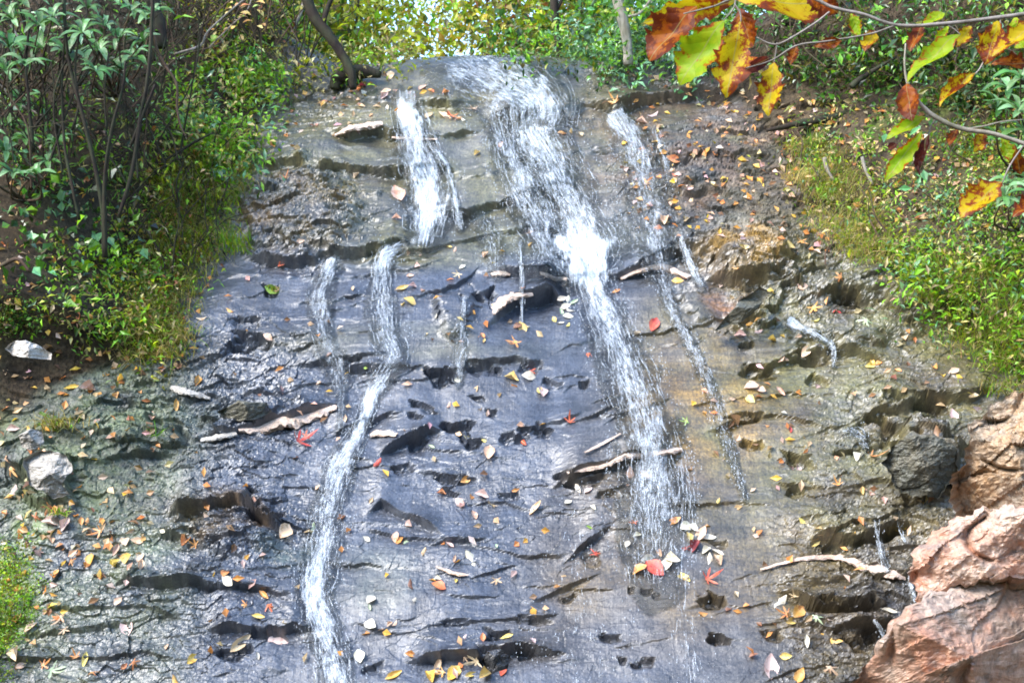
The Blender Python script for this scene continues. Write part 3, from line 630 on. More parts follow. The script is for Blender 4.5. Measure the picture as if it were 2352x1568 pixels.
stream([(925, 566, 40, .5), (885, 590, 52, .9), (878, 640, 62, .6), (880, 710, 70, .55), (888, 770, 70, .6), (905, 815, 62, .55), (882, 862, 60, .5), (855, 905, 44, .9), (840, 960, 42, .85), (810, 1020, 50, .8), (780, 1075, 64, .7), (758, 1150, 76, .62), (745, 1230, 80, .68), (728, 1310, 90, .85),
        (722, 1370, 68, .85), (740, 1430, 76, .75), (760, 1500, 88, .75), (780, 1600, 104, .75), (800, 1750, 130, .9)], 'white left stream falling from the middle ledge to the foot', 1300, 2000)
stream([(985, 330, 14, .5), (1020, 370, 16, .6), (1040, 430, 16, .6), (1052, 500, 20, .7), (1058, 530, 20, .3)], 'thin strand of water curving down beside the upper left stream', 90, 60)
stream([(1150, 300, 60, .5), (1180, 380, 85, .6), (1215, 460, 95, .6), (1250, 540, 100, .55), (1270, 600, 110, .45)], 'faint veil of water left of the main stream', 200, 900)
stream([(1415, 275, 60, .7), (1450, 320, 90, .65), (1475, 400, 95, .55), (1490, 470, 95, .5), (1500, 540, 95, .55), (1520, 640, 44, .5), (1545, 720, 32, .55), (1590, 800, 32, .58), (1630, 890, 34, .52), (1660, 990, 32, .45), (1690, 1080, 22, .45), (1712, 1150, 18, .3)],
       'thin broken stream right of the main one', 300, 1100, (0.012, 0.05))
stream([(1500, 300, 16, .5), (1530, 380, 16, .5), (1536, 420, 12, .3)], 'short trickle beside fallen leaves at upper right', 40, 40)
stream([(1566, 550, 16, .7), (1580, 600, 22, .7), (1612, 660, 24, .5)], 'small trickle over the ochre block', 60, 40)
stream([(762, 602, 40, .85), (748, 640, 50, .68), (736, 700, 60, .62), (745, 770, 56, .5), (772, 840, 50, .5), (785, 920, 26, .35), (778, 990, 16, .3)], 'thin stream down the left of the slab', 130, 160, (0.02, 0.09))
stream([(1068, 688, 14, .6), (1062, 750, 20, .6), (1056, 810, 36, .5), (1052, 880, 28, .5)], 'narrow trickle left of the tan triangular overhang', 70, 90, (0.02, 0.08))
stream([(1195, 560, 16, .6), (1198, 640, 14, .6), (1200, 745, 10, .7)], 'hair thin fall over the triangular overhang', 45, 40)
stream([(1105, 500, 40, .35), (1130, 560, 50, .4), (1140, 625, 40, .4)], 'scattered drops running above the pale ledge', 60, 160, (0.015, 0.05))
stream([(1818, 742, 34, .9), (1850, 760, 24, .8), (1885, 775, 22, .8), (1912, 800, 24, .8), (1915, 840, 14, .4)], 'short white trickle between holes at right', 60, 50, (0.02, 0.06))
stream([(1940, 985, 20, .4), (1975, 1000, 26, .5), (1990, 1030, 18, .4)], 'trickle beside the large dark hole at right', 30, 20, (0.02, 0.06))
stream([(2010, 1190, 10, .6), (2015, 1230, 16, .7), (2028, 1290, 22, .6), (2040, 1320, 14, .3)], 'thin fall into the dark ledge beside the boulders', 40, 20)
stream([(2062, 1200, 8, .5), (2078, 1250, 10, .5)], 'tiny trickle next to the boulders', 14, 8)
stream([(2088, 1325, 10, .9), (2094, 1355, 12, .8), (2102, 1385, 12, .6)], 'bright thread of water by the root', 24, 10, (0.02, 0.07))
stream([(2008, 1428, 10, .9), (2020, 1445, 12, .8), (2034, 1480, 14, .6)], 'bright thread of water at the low dark ledge', 24, 10, (0.02, 0.07))
stream([(1560, 1040, 30, .25), (1580, 1150, 40, .25), (1575, 1300, 60, .2), (1580, 1450, 70, .2), (1590, 1600, 80, .2)], 'faint wet streaks low on the slab below the leaf clump', 110, 160, (0.03, 0.1), film=False)
stream([(1340, 1110, 60, .15), (1330, 1300, 120, .15), (1330, 1500, 200, .2), (1330, 1620, 200, .2)], 'thin sheet of water over the lower slab', 80, 240, (0.02, 0.07), film=False)

# ------------------------------------------------------------------ boulders and stones
def outline_rock(name, outline, Y, thick, mat, label, cat='boulder', group=None, bedamp=0.03, seed=0, back=None, nr=60, nt=190, flat=3.5):
    ol = np.array(outline, float); c = ol.mean(0); cl = np.concatenate([ol, ol[:1]])
    d = np.concatenate([[0], np.cumsum(np.hypot(*np.diff(cl, axis=0).T))]); t = np.linspace(0, d[-1], nt, endpoint=False)
    ou = np.interp(t, d, cl[:, 0]); ov = np.interp(t, d, cl[:, 1])
    wob = min(1, d[-1] / 900) * (5 * np.sin(t * .11 + seed) + 3 * np.sin(t * .31 + 2 * seed)); e = np.stack([ou - c[0], ov - c[1]], 1); el = np.hypot(*e.T); e *= (1 + wob / np.maximum(el, 40))[:, None]
    O = at(c[0], c[1], Y); k = np.linalg.norm(O - CAM) / FP; cd = unit(CAM - O); rows = []
    rad = np.sin(np.linspace(0, np.pi / 2, nr)); fr_ = np.random.default_rng(seed + 40); fac = [(fr_.normal(0, .55), fr_.normal(.15, .5), fr_.uniform(.55, .95)) for _ in range(9)]
    def hemi(sign, T):
        out = []
        for r in rad[1:] if sign > 0 else rad[1:-1][::-1]:
            x = e[:, 0] * r; y = -e[:, 1] * r; z = T * (1 - r ** flat) ** .5
            X, Yy = (x * k), (y * k)
            q = .45 / max(el.mean() * k, .03); mb = np.full(X.shape, 9.0)
            for (fx, fy, fc) in fac: mb = np.minimum(mb, thick * fc + X * fx + Yy * fy)      # flat broken faces
            lo = fbm(X * 2.4 * q + seed * 7.1, Yy * 3.4 * q, 500 + seed, 3, .5); tz = lo * 4 + (Yy * .95 - X * .3) * 6 * q; fr = tz - np.floor(tz)
            step = sst(.8, 1.0, fr) - fr
            crack = np.exp(-(pn(X * 2.1 * q + 5 * seed, Yy * 3.0 * q, 530 + seed) / .045) ** 2) * sst(-.2, .2, pn(X * 3 * q, Yy * 3 * q, 540 + seed))
            z = np.minimum(z, mb) if sign > 0 else z
            xw = X + .06 / q * fbm(X * 4 * q, Yy * 4 * q, 550 + seed, 2); z = z + thick * (.12 * wfacet(xw * 2.4 * q, (Yy - .5 * X) * 5.0 * q, 60 + seed) + .04 * wfacet(xw * 8 * q, (Yy - .5 * X) * 13 * q, 61 + seed)) * np.sqrt(1 - r ** 8 + 1e-6)
            z = z + thick * (.14 * fbm(X * 2.6 * q, Yy * 3.2 * q + seed, 505 + seed, 2, .5) + .07 * fbm(X * 8 * q, Yy * 10 * q + seed, 510 + seed, 4, .62) - (.22 if thick > .2 else 0) * crack * (sign > 0)) * np.sqrt(1 - r ** 8 + 1e-6)
            out.append(O + X[:, None] * Xv + Yy[:, None] * Uv + sign * z[:, None] * cd)
        return out
    front = hemi(1, thick); bk = hemi(-1, back or thick)
    rings = front + bk; V = np.concatenate(rings + [front[0].mean(0)[None], bk[-1].mean(0)[None]]); n = len(rings)
    i = np.arange(n - 1)[:, None] * nt; j = np.arange(nt)[None]
    F = np.stack([i + j, i + (j + 1) % nt, i + nt + (j + 1) % nt, i + nt + j], -1)[..., ::-1].reshape(-1, 4)
    fs = F.tolist() + [(n * nt, q, (q + 1) % nt) for q in range(nt)] + [(n * nt + 1, (n - 1) * nt + (q + 1) % nt, (n - 1) * nt + q) for q in range(nt)]
    me = bpy.data.meshes.new(name); me.from_pydata((V - O).tolist(), [], fs); me.materials.append(mat); me.update()
    o = link(name, me); o.location = O; return tag(o, label, cat, group)
G4 = 'boulders at the lower right'
outline_rock('boulder', [(2235, 985), (2300, 925), (2420, 890), (2560, 960), (2570, 1180), (2420, 1250), (2290, 1240), (2200, 1185), (2190, 1105), (2225, 1060)], 6.15, .30, M['ochre'], 'grey and ochre boulder under the right bank plants, uppermost of the boulders', 'boulder', G4, .02, 1)
outline_rock('boulder', [(2115, 1262), (2190, 1200), (2260, 1175), (2400, 1160), (2560, 1180), (2560, 1400), (2380, 1430), (2200, 1400), (2120, 1375), (2100, 1310)], 6.05, .26, M['pink'], 'pinkish cracked boulder in the middle of the boulder pile', 'boulder', G4, .05, 2)
outline_rock('boulder', [(2060, 1430), (2140, 1372), (2260, 1345), (2420, 1330), (2600, 1380), (2640, 1700), (2300, 1800), (1900, 1720), (1945, 1600), (2005, 1530)], 5.8, .30, M['pink'], 'large pinkish tan boulder at the bottom right corner', 'boulder', G4, .05, 3)
outline_rock('stone', [(2030, 1060), (2070, 1010), (2130, 1000), (2190, 1020), (2200, 1090), (2150, 1140), (2070, 1130)], 7.0, .12, M['greystone'], 'rounded grey green stone between the big dark hole and the boulders', 'stone', None, .02, 4)
outline_rock('stone', [(12, 800), (35, 785), (60, 782), (90, 795), (118, 812), (115, 824), (70, 822), (30, 815)], 6.9, .06, M['white'], 'white flaky stone on the left bank', 'stone', None, .015, 5, nr=14, nt=60)
outline_rock('stone', [(55, 1060), (90, 1035), (150, 1045), (165, 1080), (140, 1110), (160, 1135), (120, 1140), (70, 1110)], 6.3, .08, M['pale'], 'pale grey layered stone with leaves lodged on it at the left edge', 'stone', None, .03, 6, nr=20, nt=80)
outline_rock('stone', [(45, 1000), (70, 985), (95, 990), (100, 1015), (80, 1035), (50, 1025)], 6.5, .06, M['pale'], 'small pale grey stone beside the straw coloured grass tuft', 'stone', None, .02, 7, nr=14, nt=60)
outline_rock('stone', [(500, 945), (550, 920), (610, 925), (625, 945), (580, 965), (520, 965)], 7.42, .07, M['greystone'], 'brownish grey rock lump above the long tan sliver', 'stone', None, .02, 8, nr=16, nt=60)
outline_rock('stone', [(1105, 1520), (1120, 1495), (1150, 1490), (1170, 1505), (1165, 1535), (1130, 1545)], 6.25, .06, M['darkstone'], 'black wet stone among yellow leaves at the bottom', 'stone', None, .01, 9, nr=14, nt=60)
outline_rock('stone', [(1640, 760), (1700, 690), (1745, 660), (1770, 672), (1730, 720), (1690, 745)], 7.75, .05, M['greystone'], 'grey slanting rock rib beside the ochre block', 'stone', None, .01, 10, nr=14, nt=60)

def sliver(pts, label, mat='tan', thick=.6, name='rock_sliver'):
    """a broken bed edge: thin where it leaves the face above, blunt at its lower lip"""
    a = np.array(pts, float); Pp, Nn = ground(a[:, 0], a[:, 1]); k = np.linalg.norm(Pp - CAM, axis=1) / FP
    c = catmull(np.concatenate([Pp, (a[:, 2] * k)[:, None]], 1), 9); n = len(c); t = np.arange(n) * .37 + a[0, 0]
    T = unit(np.gradient(c[:, :3], axis=0)); D = unit(np.cross(T, Nv)); D = D * np.sign(-(D @ Sv))[:, None]
    prof = np.array([(-1.25, -.5), (-1.0, .12), (-.2, .42), (.55, .62), (.95, .50), (1.1, .1), (.8, -.5)]); K = len(prof); V = []
    for j, (x, y) in enumerate(prof):
        w1 = 1 + .45 * pn(t * .9, t * 0 + j * .45, 700) + .3 * pn(t * 2.7, t * 0 + j * 2.1, 701); w2 = 1 + .4 * pn(t * .8, t * 0 + j * .8, 702)
        V.append(c[:, :3] + D * (x * c[:, 3] * 1.2 * w1)[:, None] + Nv * (y * c[:, 3] * 1.1 * w2 + .014)[:, None])
    V = np.stack(V, 1).reshape(-1, 3); O = c[n // 2, :3]; i = np.arange(n - 1)[:, None] * K; j = np.arange(K)[None]
    F = np.stack([i + j, i + (j + 1) % K, i + K + (j + 1) % K, i + K + j], -1).reshape(-1, 4)
    fs = F.tolist() + [tuple(range(K - 1, -1, -1)), tuple((n - 1) * K + q for q in range(K))]
    me = bpy.data.meshes.new(name); me.from_pydata((V - O).tolist(), [], fs); me.materials.append(M[mat]); me.update()
    o = link(name, me); o.location = O; return tag(o, label, 'rock', 'pale dry rock edges on the face')
sliver([(548, 990, 5), (600, 985, 13), (650, 975, 18), (700, 962, 17), (745, 945, 11), (772, 938, 5)], 'long tan dry rock sliver left of the left stream')
sliver([(462, 1012, 4), (500, 1004, 7), (545, 995, 5)], 'small grey tan rock edge left of the long tan sliver', 'pale')
sliver([(768, 312, 4), (800, 300, 8), (840, 292, 9), (876, 285, 6)], 'tan rock edge left of the upper left stream')
sliver([(900, 318, 3), (950, 322, 4), (1005, 320, 2)], 'thin tan edge crossed by the upper left stream')
sliver([(1135, 725, 3), (1150, 700, 10), (1185, 684, 9), (1222, 672, 5)], 'tan rock face on top of the dark triangular overhang')
sliver([(1128, 632, 4), (1150, 629, 8), (1170, 632, 4)], 'pale yellow rock chip under the middle ledge')
sliver([(1236, 630, 4), (1270, 636, 7), (1300, 642, 4)], 'orange tan rock chip left of the main stream')
sliver([(1424, 640, 3), (1460, 628, 6), (1505, 614, 9), (1540, 620, 8), (1580, 640, 5)], 'peach coloured rock edge right of the main stream')
sliver([(1300, 1095, 3), (1340, 1082, 5), (1390, 1066, 6), (1425, 1054, 7), (1470, 1046, 8)], 'pinkish tan ridge running into the end of the main stream')
sliver([(1490, 1040, 6), (1520, 1036, 9), (1565, 1032, 5)], 'pale pink rock edge under the main stream')
sliver([(1340, 1040, 2), (1380, 1020, 3), (1425, 998, 2)], 'thin pinkish crack line left of the main stream')
sliver([(848, 1002, 4), (875, 998, 7), (908, 1000, 4)], 'tan chip of rock beside the left stream bend')
sliver([(1745, 1308, 2), (1800, 1294, 3), (1850, 1285, 4), (1915, 1282, 6), (1960, 1290, 10), (2010, 1310, 12), (2050, 1322, 9), (2078, 1330, 4)], 'long curved salmon coloured root shaped ridge beside the boulders')
sliver([(2090, 1322, 4), (2105, 1300, 6), (2120, 1285, 4)], 'salmon coloured spur at the end of the curved ridge', 'pink')
sliver([(1900, 1426, 2), (1960, 1432, 3), (2010, 1430, 2)], 'thin rusty edge above the lowest dark ledge')
sliver([(395, 888, 4), (420, 900, 7), (450, 910, 6), (480, 918, 3)], 'pale mossy rock edge below the left bank', 'pale')
sliver([(1000, 1300, 2), (1040, 1316, 4), (1072, 1322, 2)], 'short brown rock edge low in the middle', 'tan')

# ------------------------------------------------------------------ fallen leaves
PALC = {'o': ('orange', (.66, .27, .08), (.72, .38, .14), (.40, .14, .05)), 'p': ('peach', (.74, .47, .30), (.76, .55, .40), (.52, .28, .16)), 'y': ('yellow', (.74, .58, .16), (.72, .52, .2), (.55, .36, .1)),
        'g': ('golden', (.68, .40, .07), (.74, .48, .14), (.42, .2, .05)), 'w': ('whitish', (.76, .71, .56), (.74, .66, .5), (.55, .47, .34)), 'r': ('red', (.58, .10, .05), (.62, .17, .08), (.38, .06, .04)),
        'd': ('dark red', (.20, .035, .03), (.28, .06, .05), (.12, .03, .03)), 't': ('tan', (.52, .36, .21), (.58, .43, .28), (.34, .2, .11)), 'k': ('pink', (.66, .45, .40), (.70, .54, .48), (.46, .27, .23)),
        'n': ('green', (.22, .40, .07), (.34, .48, .1), (.40, .38, .1)), 'b': ('brown', (.24, .12, .06), (.32, .17, .08), (.13, .07, .04)), 'e': ('pale green', (.46, .58, .34), (.55, .64, .42), (.42, .48, .28))}
LM = {k: mat_leaf('fallen_leaf_' + v[0].replace(' ', '_'), v[1], v[2], v[3], .15, .45) for k, v in PALC.items()}
def leaf_grid(prof, ns=9, nc=5, curl=.25, bend=.2, lob=0, lobn=4, twist=0.0, Ln=.1):
    """a leaf 0.1 m long along X; prof = half width / length at stations"""
    t = np.linspace(0, 1, ns); hw = np.interp(t, np.linspace(0, 1, len(prof)), prof)
    if lob: hw = hw * (1 + lob * np.sin(t * 2 * np.pi * lobn) + lob * .5 * np.sin(t * 2 * np.pi * lobn * 2.3 + 1) + lob * .4 * rng.normal(0, 1, ns))
    y = np.linspace(-1, 1, nc); X = np.repeat(t[:, None], nc, 1); Y = hw[:, None] * y[None]
    Z = curl * (Y ** 2) / max(prof) + bend * (X - .5) ** 2 - .25 * bend; ca, sa = np.cos(twist * (X - .5)), np.sin(twist * (X - .5))
    Vx = np.stack([X - 0 * Y, Y * ca - Z * sa, Y * sa + Z * ca], -1).reshape(-1, 3) * Ln; i = np.arange(ns * nc).reshape(ns, nc)
    F = np.stack([i[:-1, :-1], i[1:, :-1], i[1:, 1:], i[:-1, 1:]], -1).reshape(-1, 4)
    return Vx, F, np.repeat(np.abs(y)[None], ns, 0).ravel() ** 2
def star_leaf(lobes, curl):
    a = np.linspace(-np.pi, np.pi, 40, endpoint=False); r = np.zeros_like(a)
    for (c, l, w) in lobes: r = np.maximum(r, l * np.maximum(0, 1 - (np.abs((a - c + np.pi) % (2 * np.pi) - np.pi) / w)) ** .8)
    r = np.maximum(r, .14); rings = [np.stack([.06 * (r * q) * np.cos(a) + .03, .06 * (r * q) * np.sin(a), curl * .05 * (r * q) ** 2 * (1 + .5 * np.cos(3 * a))], 1) for q in (.5, 1)]
    V = np.concatenate([[(.03, 0, 0)]] + rings); n = 40
    F = [(0, 1 + q, 1 + (q + 1) % n, 1 + (q + 1) % n) for q in range(n)] + [(1 + q, 1 + n + q, 1 + n + (q + 1) % n, 1 + (q + 1) % n) for q in range(n)]
    return V, F
SHAPES = []
for (pr, cu, be, tw) in [((.03, .2, .30, .26, .02), .5, .3, .3), ((.03, .16, .24, .22, .14, .02), -.6, .35, -.5), ((.02, .28, .36, .25, .02), .4, -.2, .5), ((.03, .14, .19, .17, .02), .9, .5, .8), ((.03, .22, .3, .2, .02), 1.6, .2, .4)]:
    Vx, F, _ = leaf_grid(pr, 9, 5, cu, be, twist=tw); SHAPES.append((Vx, F.tolist()))
mp = [(0, 1.0, .42), (.95, .85, .38), (-.95, .85, .38), (1.9, .6, .36), (-1.9, .6, .36)]
for c in (.8, -.9): Vx, F = star_leaf(mp, c); SHAPES.append((Vx, [tuple(dict.fromkeys(f)) for f in F]))
LMESH = {}
def leaf_data(sh, k):
    if (sh, k) not in LMESH:
        me = bpy.data.meshes.new('fallen_leaf'); Vx, F = SHAPES[sh]; me.from_pydata(np.asarray(Vx).tolist(), [], [tuple(f) for f in F])
        me.polygons.foreach_set('use_smooth', np.ones(len(F), bool)); me.materials.append(LM[k]); me.update(); LMESH[sh, k] = me
    return LMESH[sh, k]
def orient(d, n):
    d = unit(d - n * (d @ n)); s = np.cross(n, d); return Matrix(((d[0], s[0], n[0]), (d[1], s[1], n[1]), (d[2], s[2], n[2])))
LEAVES = """180,730,18o 455,872,20g 165,890,24g 200,895,30p 405,938,22g 270,910,18g 65,987,14g 30,985,20k 565,757,14g 612,780,18p 530,712,14o 460,730,18p 615,975,22b 690,1012,40r 705,1003,22r 626,671,26n 645,610,14r 690,555,14p 655,410,20o
1208,534,24p 1030,566,14y 1044,573,12p 1112,585,14p 938,580,10t 964,586,10t 835,597,16w 942,632,13p 1060,612,13w 922,660,26y 945,658,15k 1050,635,20t 942,695,24y 1000,727,10w 809,660,10t 1415,668,16o 1290,690,18w 1305,688,18w 1318,694,16e 1296,704,18w 1310,708,20w 1290,718,16e 1304,724,18w 1275,735,12y 1287,742,13w 1305,747,12y
1108,768,16o 1113,780,12y 1180,790,30o 1200,755,24y 1190,750,16b 1348,815,18r 1500,745,30r 1465,766,14t 1175,868,26y 1222,857,22r 1213,867,24w 1245,900,26k 1238,896,14y 1030,930,14p 1305,967,22r 1055,998,14p 1115,1008,14y 1123,1037,32p 1200,1018,14r 990,1027,13e 795,962,16p 838,840,14n 1052,875,15w 1555,645,20g
1573,638,16p 1706,564,16y 1816,563,20y 1843,556,22o 1691,615,14o 1925,640,20o 1842,660,24p 1868,715,28o 1872,735,18y 1922,713,24r 1985,742,32e 1662,750,14r 1720,740,20g 1742,760,16k 1697,770,20k 1775,780,18g 1850,812,24p 1805,827,18t 2000,832,24g 1997,842,16y 2060,850,12o 2190,855,20p 2145,845,16o 1725,888,26p 1748,897,18p 1795,898,20p 1720,918,20y 1682,918,12t 1685,966,24b 1815,985,14r 2225,910,28t 2245,940,22k 2190,953,24k 2155,998,26b 1575,970,18n
28,1080,30o 95,1088,24o 115,1058,30k 30,1130,30k 65,1135,20y 108,1170,26o 85,1190,20o 118,1200,30k 150,1205,24k 185,1198,14o 200,1197,14o 225,1220,24o 285,1247,22p 315,1243,20p 330,1237,12o 375,1225,12w 267,1263,22p 290,1283,24g 265,1293,18y 320,1283,18p 325,1300,18p 210,1285,22g 165,1290,18o 425,1240,26o 445,1250,20o 655,1220,34p 718,1215,18e 518,1318,20o 522,1335,26w 605,1365,22o 622,1390,30r 592,1418,22y 562,1390,20o 268,1383,16p 290,1438,34k 137,1420,28t 148,1448,20t
68,1437,26p 38,1502,28p 555,1478,44t 645,1475,54k 592,1505,15w 380,1487,12p 172,1507,18o 192,1513,24y 105,1525,22o 125,1545,38e 213,1542,22o 310,1525,22o 440,1515,24g 405,1560,20g 120,1340,14k 130,1315,12o 14,1240,30w 35,1250,30e 20,1258,18y 8,1430,30k 42,1418,14o 50,1530,18p 285,1530,14o
865,1065,20r 1068,1102,20o 1015,1135,16o 1107,1137,24k 1055,1152,20k 1130,1160,24t 1088,1183,20p 1230,1165,30p 1305,1155,16w 1325,1120,24w 1350,1125,16k 1360,1165,12w 1352,1210,12n 1080,1285,32w 1045,1283,13p 1035,1250,18k 1142,1252,12e 975,1265,18t 910,1235,20p 935,1240,18e 842,1237,14w 1005,1345,26r 1005,1330,13w 945,1342,20b 1044,1332,14y 1140,1338,22t 852,1378,22w 850,1435,26w 850,1392,12e 952,1373,17w 892,1432,12p 907,1430,14p 826,1504,26w 940,1500,18o 1370,1270,24r
1440,1248,14w 1460,1230,14w 1455,1200,18r 1550,1197,24o 1488,1285,30w 1503,1304,40r 1540,1286,30w 1528,1298,26w 1512,1268,22p 1470,1310,28o 1560,1327,28y 1440,1095,40p 1480,1090,20g 1110,1462,16o 1160,1462,22y 1068,1460,14k 1220,1470,16k 1065,1505,20t 1005,1530,30t 1040,1545,36g 1085,1520,36t 1115,1548,30y 1155,1540,20r 900,1550,30g 985,1555,30g 1080,1548,24y 1015,1545,22o
1573,1210,24w 1590,1215,22w 1610,1225,30p 1625,1235,26w 1580,1235,20y 1596,1255,28d 1575,1258,20d 1620,1265,20w 1645,1265,24w 1625,1285,26w 1645,1285,24t 1630,1330,34r 1574,1325,22y 1650,1148,12y 1845,1197,20y 1922,1108,20o 1870,1250,28y 1795,1380,30w 1822,1370,18t 1800,1410,24o 1835,1405,34g 1820,1425,30y 1875,1422,26e 1618,1407,24o 2040,1403,26w 1908,1465,36g 1855,1475,22w 1770,1530,44k 1805,1505,20y 1833,1552,28g 1905,1543,34t 2240,1490,20g 2005,1050,34o 1975,1050,26w 2140,1087,26k 1835,1075,24k 1980,1130,14y
835,197,14r 835,215,14w 885,210,18p 880,222,16k 899,155,16t 898,175,18p 968,202,18p 990,208,14o 1022,212,14o 1020,264,30p 1035,268,28r 1052,270,22o 1062,274,16w 985,265,20t 1085,255,20t 1087,223,14y 1150,335,14p 1093,353,14y 957,412,14y 816,405,14t 915,445,40p 908,500,16p
1410,232,22o 1415,252,18y 1497,263,22k 1470,282,20p 1515,295,14t 1312,300,14y 1335,310,14t 1290,305,16o 1545,370,24o 1500,363,16t 1490,422,30o 1525,508,24p 1485,480,14t 1555,400,16r""".split()
def zone(u, v):
    if v < 275: return 'the ledge at the lip, left part' if u < 960 else 'the ledge just below the lip' if u < 1345 else 'the top ledge right of the main stream'
    if v < 620: return 'the rough brown block at upper left' if u < 930 else 'the slab between the upper streams' if u < 1345 else 'the leaf strewn rock at upper right'
    if v < 905: return 'the edge of the left bank' if u < 470 else 'the slab left of the left stream' if u < 880 else 'the middle slab around the tan overhang' if u < 1360 else 'the brown slab right of the main stream' if u < 1660 else 'the pitted rock below the right bank'
    if v < 1200: return 'the grey rock below the left bank' if u < 450 else 'the left slab near the tan sliver' if u < 800 else 'the pitted middle slab' if u < 1400 else 'the slab where the main stream ends' if u < 1620 else 'the ochre pitted rock at right'
    return 'the rough lower left rock' if u < 450 else 'the rock beside the foot of the left stream' if u < 800 else 'the lower middle slab' if u < 1410 else 'the leaf clump below the main stream' if u < 1720 else 'the dark ledges beside the boulders' if u < 2100 else 'the boulders'
ORD = ['leftmost', 'second from left', 'third from left', 'fourth from left', 'fifth from left', 'sixth from left', 'seventh from left', 'eighth from left', 'ninth from left', 'tenth from left', 'eleventh from left', 'twelfth from left', 'thirteenth from left', 'fourteenth from left', 'fifteenth from left', 'sixteenth from left']
items = [(float(a), float(b), float(c[:-1]), c[-1]) for a, b, c in (x.split(',') for x in LEAVES)]
def inpoly(u, v, poly):
    r = np.zeros(u.shape, bool); p = poly
    for (x1, y1), (x2, y2) in zip(p, p[1:] + p[:1]): r ^= ((y1 > v) != (y2 > v)) & (u < (x2 - x1) * (v - y1) / (y2 - y1 + 1e-9) + x1)
    return r
def scatter(poly, n):
    p = np.array(poly, float); out = np.zeros((0, 2))
    while len(out) < n:
        q = rng.uniform(p.min(0), p.max(0), (n * 3, 2)); out = np.concatenate([out, q[inpoly(q[:, 0], q[:, 1], list(map(tuple, poly)))]])
    return out[:n]
n_rand = 300 - len(items)
if n_rand > 0:
    for (u, v) in scatter([(1400, 160), (1560, 190), (1820, 300), (1830, 420), (1950, 560), (1700, 560), (1480, 520), (1420, 260)], n_rand): items.append((u, v, rnd.uniform(13, 22), rnd.choice('otpokbt')))
groups = {}
for it in items: groups.setdefault((it[3], zone(it[0], it[1])), []).append(it)
def put_leaf(u, v, px, k, sh=None):
    Pp, Nn = ground(u, v); px = px * 1.38; L = px / FP * np.linalg.norm(Pp - CAM); n = unit(Nn * .5 + Nv * .8 + rng.normal(0, .32, 3)); a = rng.uniform(0, 2 * np.pi)
    d = np.array((math.cos(a), math.sin(a) * .7, math.sin(a) * .7)); Rm = orient(d, n)
    sh = sh if sh is not None else (rnd.choice((5, 6)) if (px > 24 and k in 'rednto' and rnd.random() < .6) else rnd.randrange(5))
    o = link('fallen_leaf', leaf_data(sh, k)); sc = L / (.1 if sh < 5 else .085)
    o.matrix_world = Matrix.Translation(Vector(Pp + Nv * (.006 + .05 * L) - np.array(Rm.col[0]) * L * .5)) @ Rm.to_4x4() @ Matrix.Scale(sc, 4); return o
for (k, z), ls in groups.items():
    ls.sort()
    for i, it in enumerate(ls):
        o = put_leaf(*it); w = '' if len(ls) == 1 else ', ' + ('rightmost' if i == len(ls) - 1 else ORD[min(i, 15)])
        tag(o, f'{PALC[k][0]} fallen leaf on {z}{w}', 'leaf', 'fallen autumn leaves on the rock')
print('LEAVES', len(items))

# leaf litter too small or too many to count
def litter(polyn, label):
    pos, col = [], []
    for poly, n in polyn:
        q = scatter(poly, n); q = q[surf(q[:, 0], q[:, 1]) >= 0]; Pp, Nn = ground(q[:, 0], q[:, 1]); pos.append(Pp + Nv * .008); col.append(pick([PALC[k][1] for k in 'otpobtkg'], len(q), .25))
    pos = np.concatenate(pos); n = len(pos); d = unit(rng.normal(0, 1, (n, 3)) * (1, .7, .7)); nr = unit(Nv + rng.normal(0, .45, (n, 3))); d = unit(d - nr * (d * nr).sum(1)[:, None])
    o = link('leaf_litter', leaf_mesh('leaf_litter', pos, d, nr, rng.uniform(.032, .062, n), rng.uniform(.02, .04, n), np.concatenate(col), M['foliage']))
    tag(o, label, kind='stuff')
litter([([(1380, 150), (1560, 185), (1850, 290), (1860, 430), (1990, 600), (1680, 570), (1440, 520), (1400, 260)], 330), ([(640, 140), (900, 150), (1000, 215), (760, 330), (620, 360)], 90), ([(0, 860), (330, 870), (420, 1000), (300, 1330), (0, 1560)], 200),
        ([(60, 300), (560, 300), (430, 860), (0, 880), (0, 420)], 420), ([(1560, 200), (2352, 230), (2352, 520), (1900, 520), (1750, 300)], 420), ([(450, 600), (1250, 560), (1300, 1560), (450, 1560)], 130), ([(1620, 640), (2230, 700), (2200, 1150), (1700, 1560), (1560, 1000)], 130)],
       'scattered bits of orange and brown leaf litter over rock and banks')

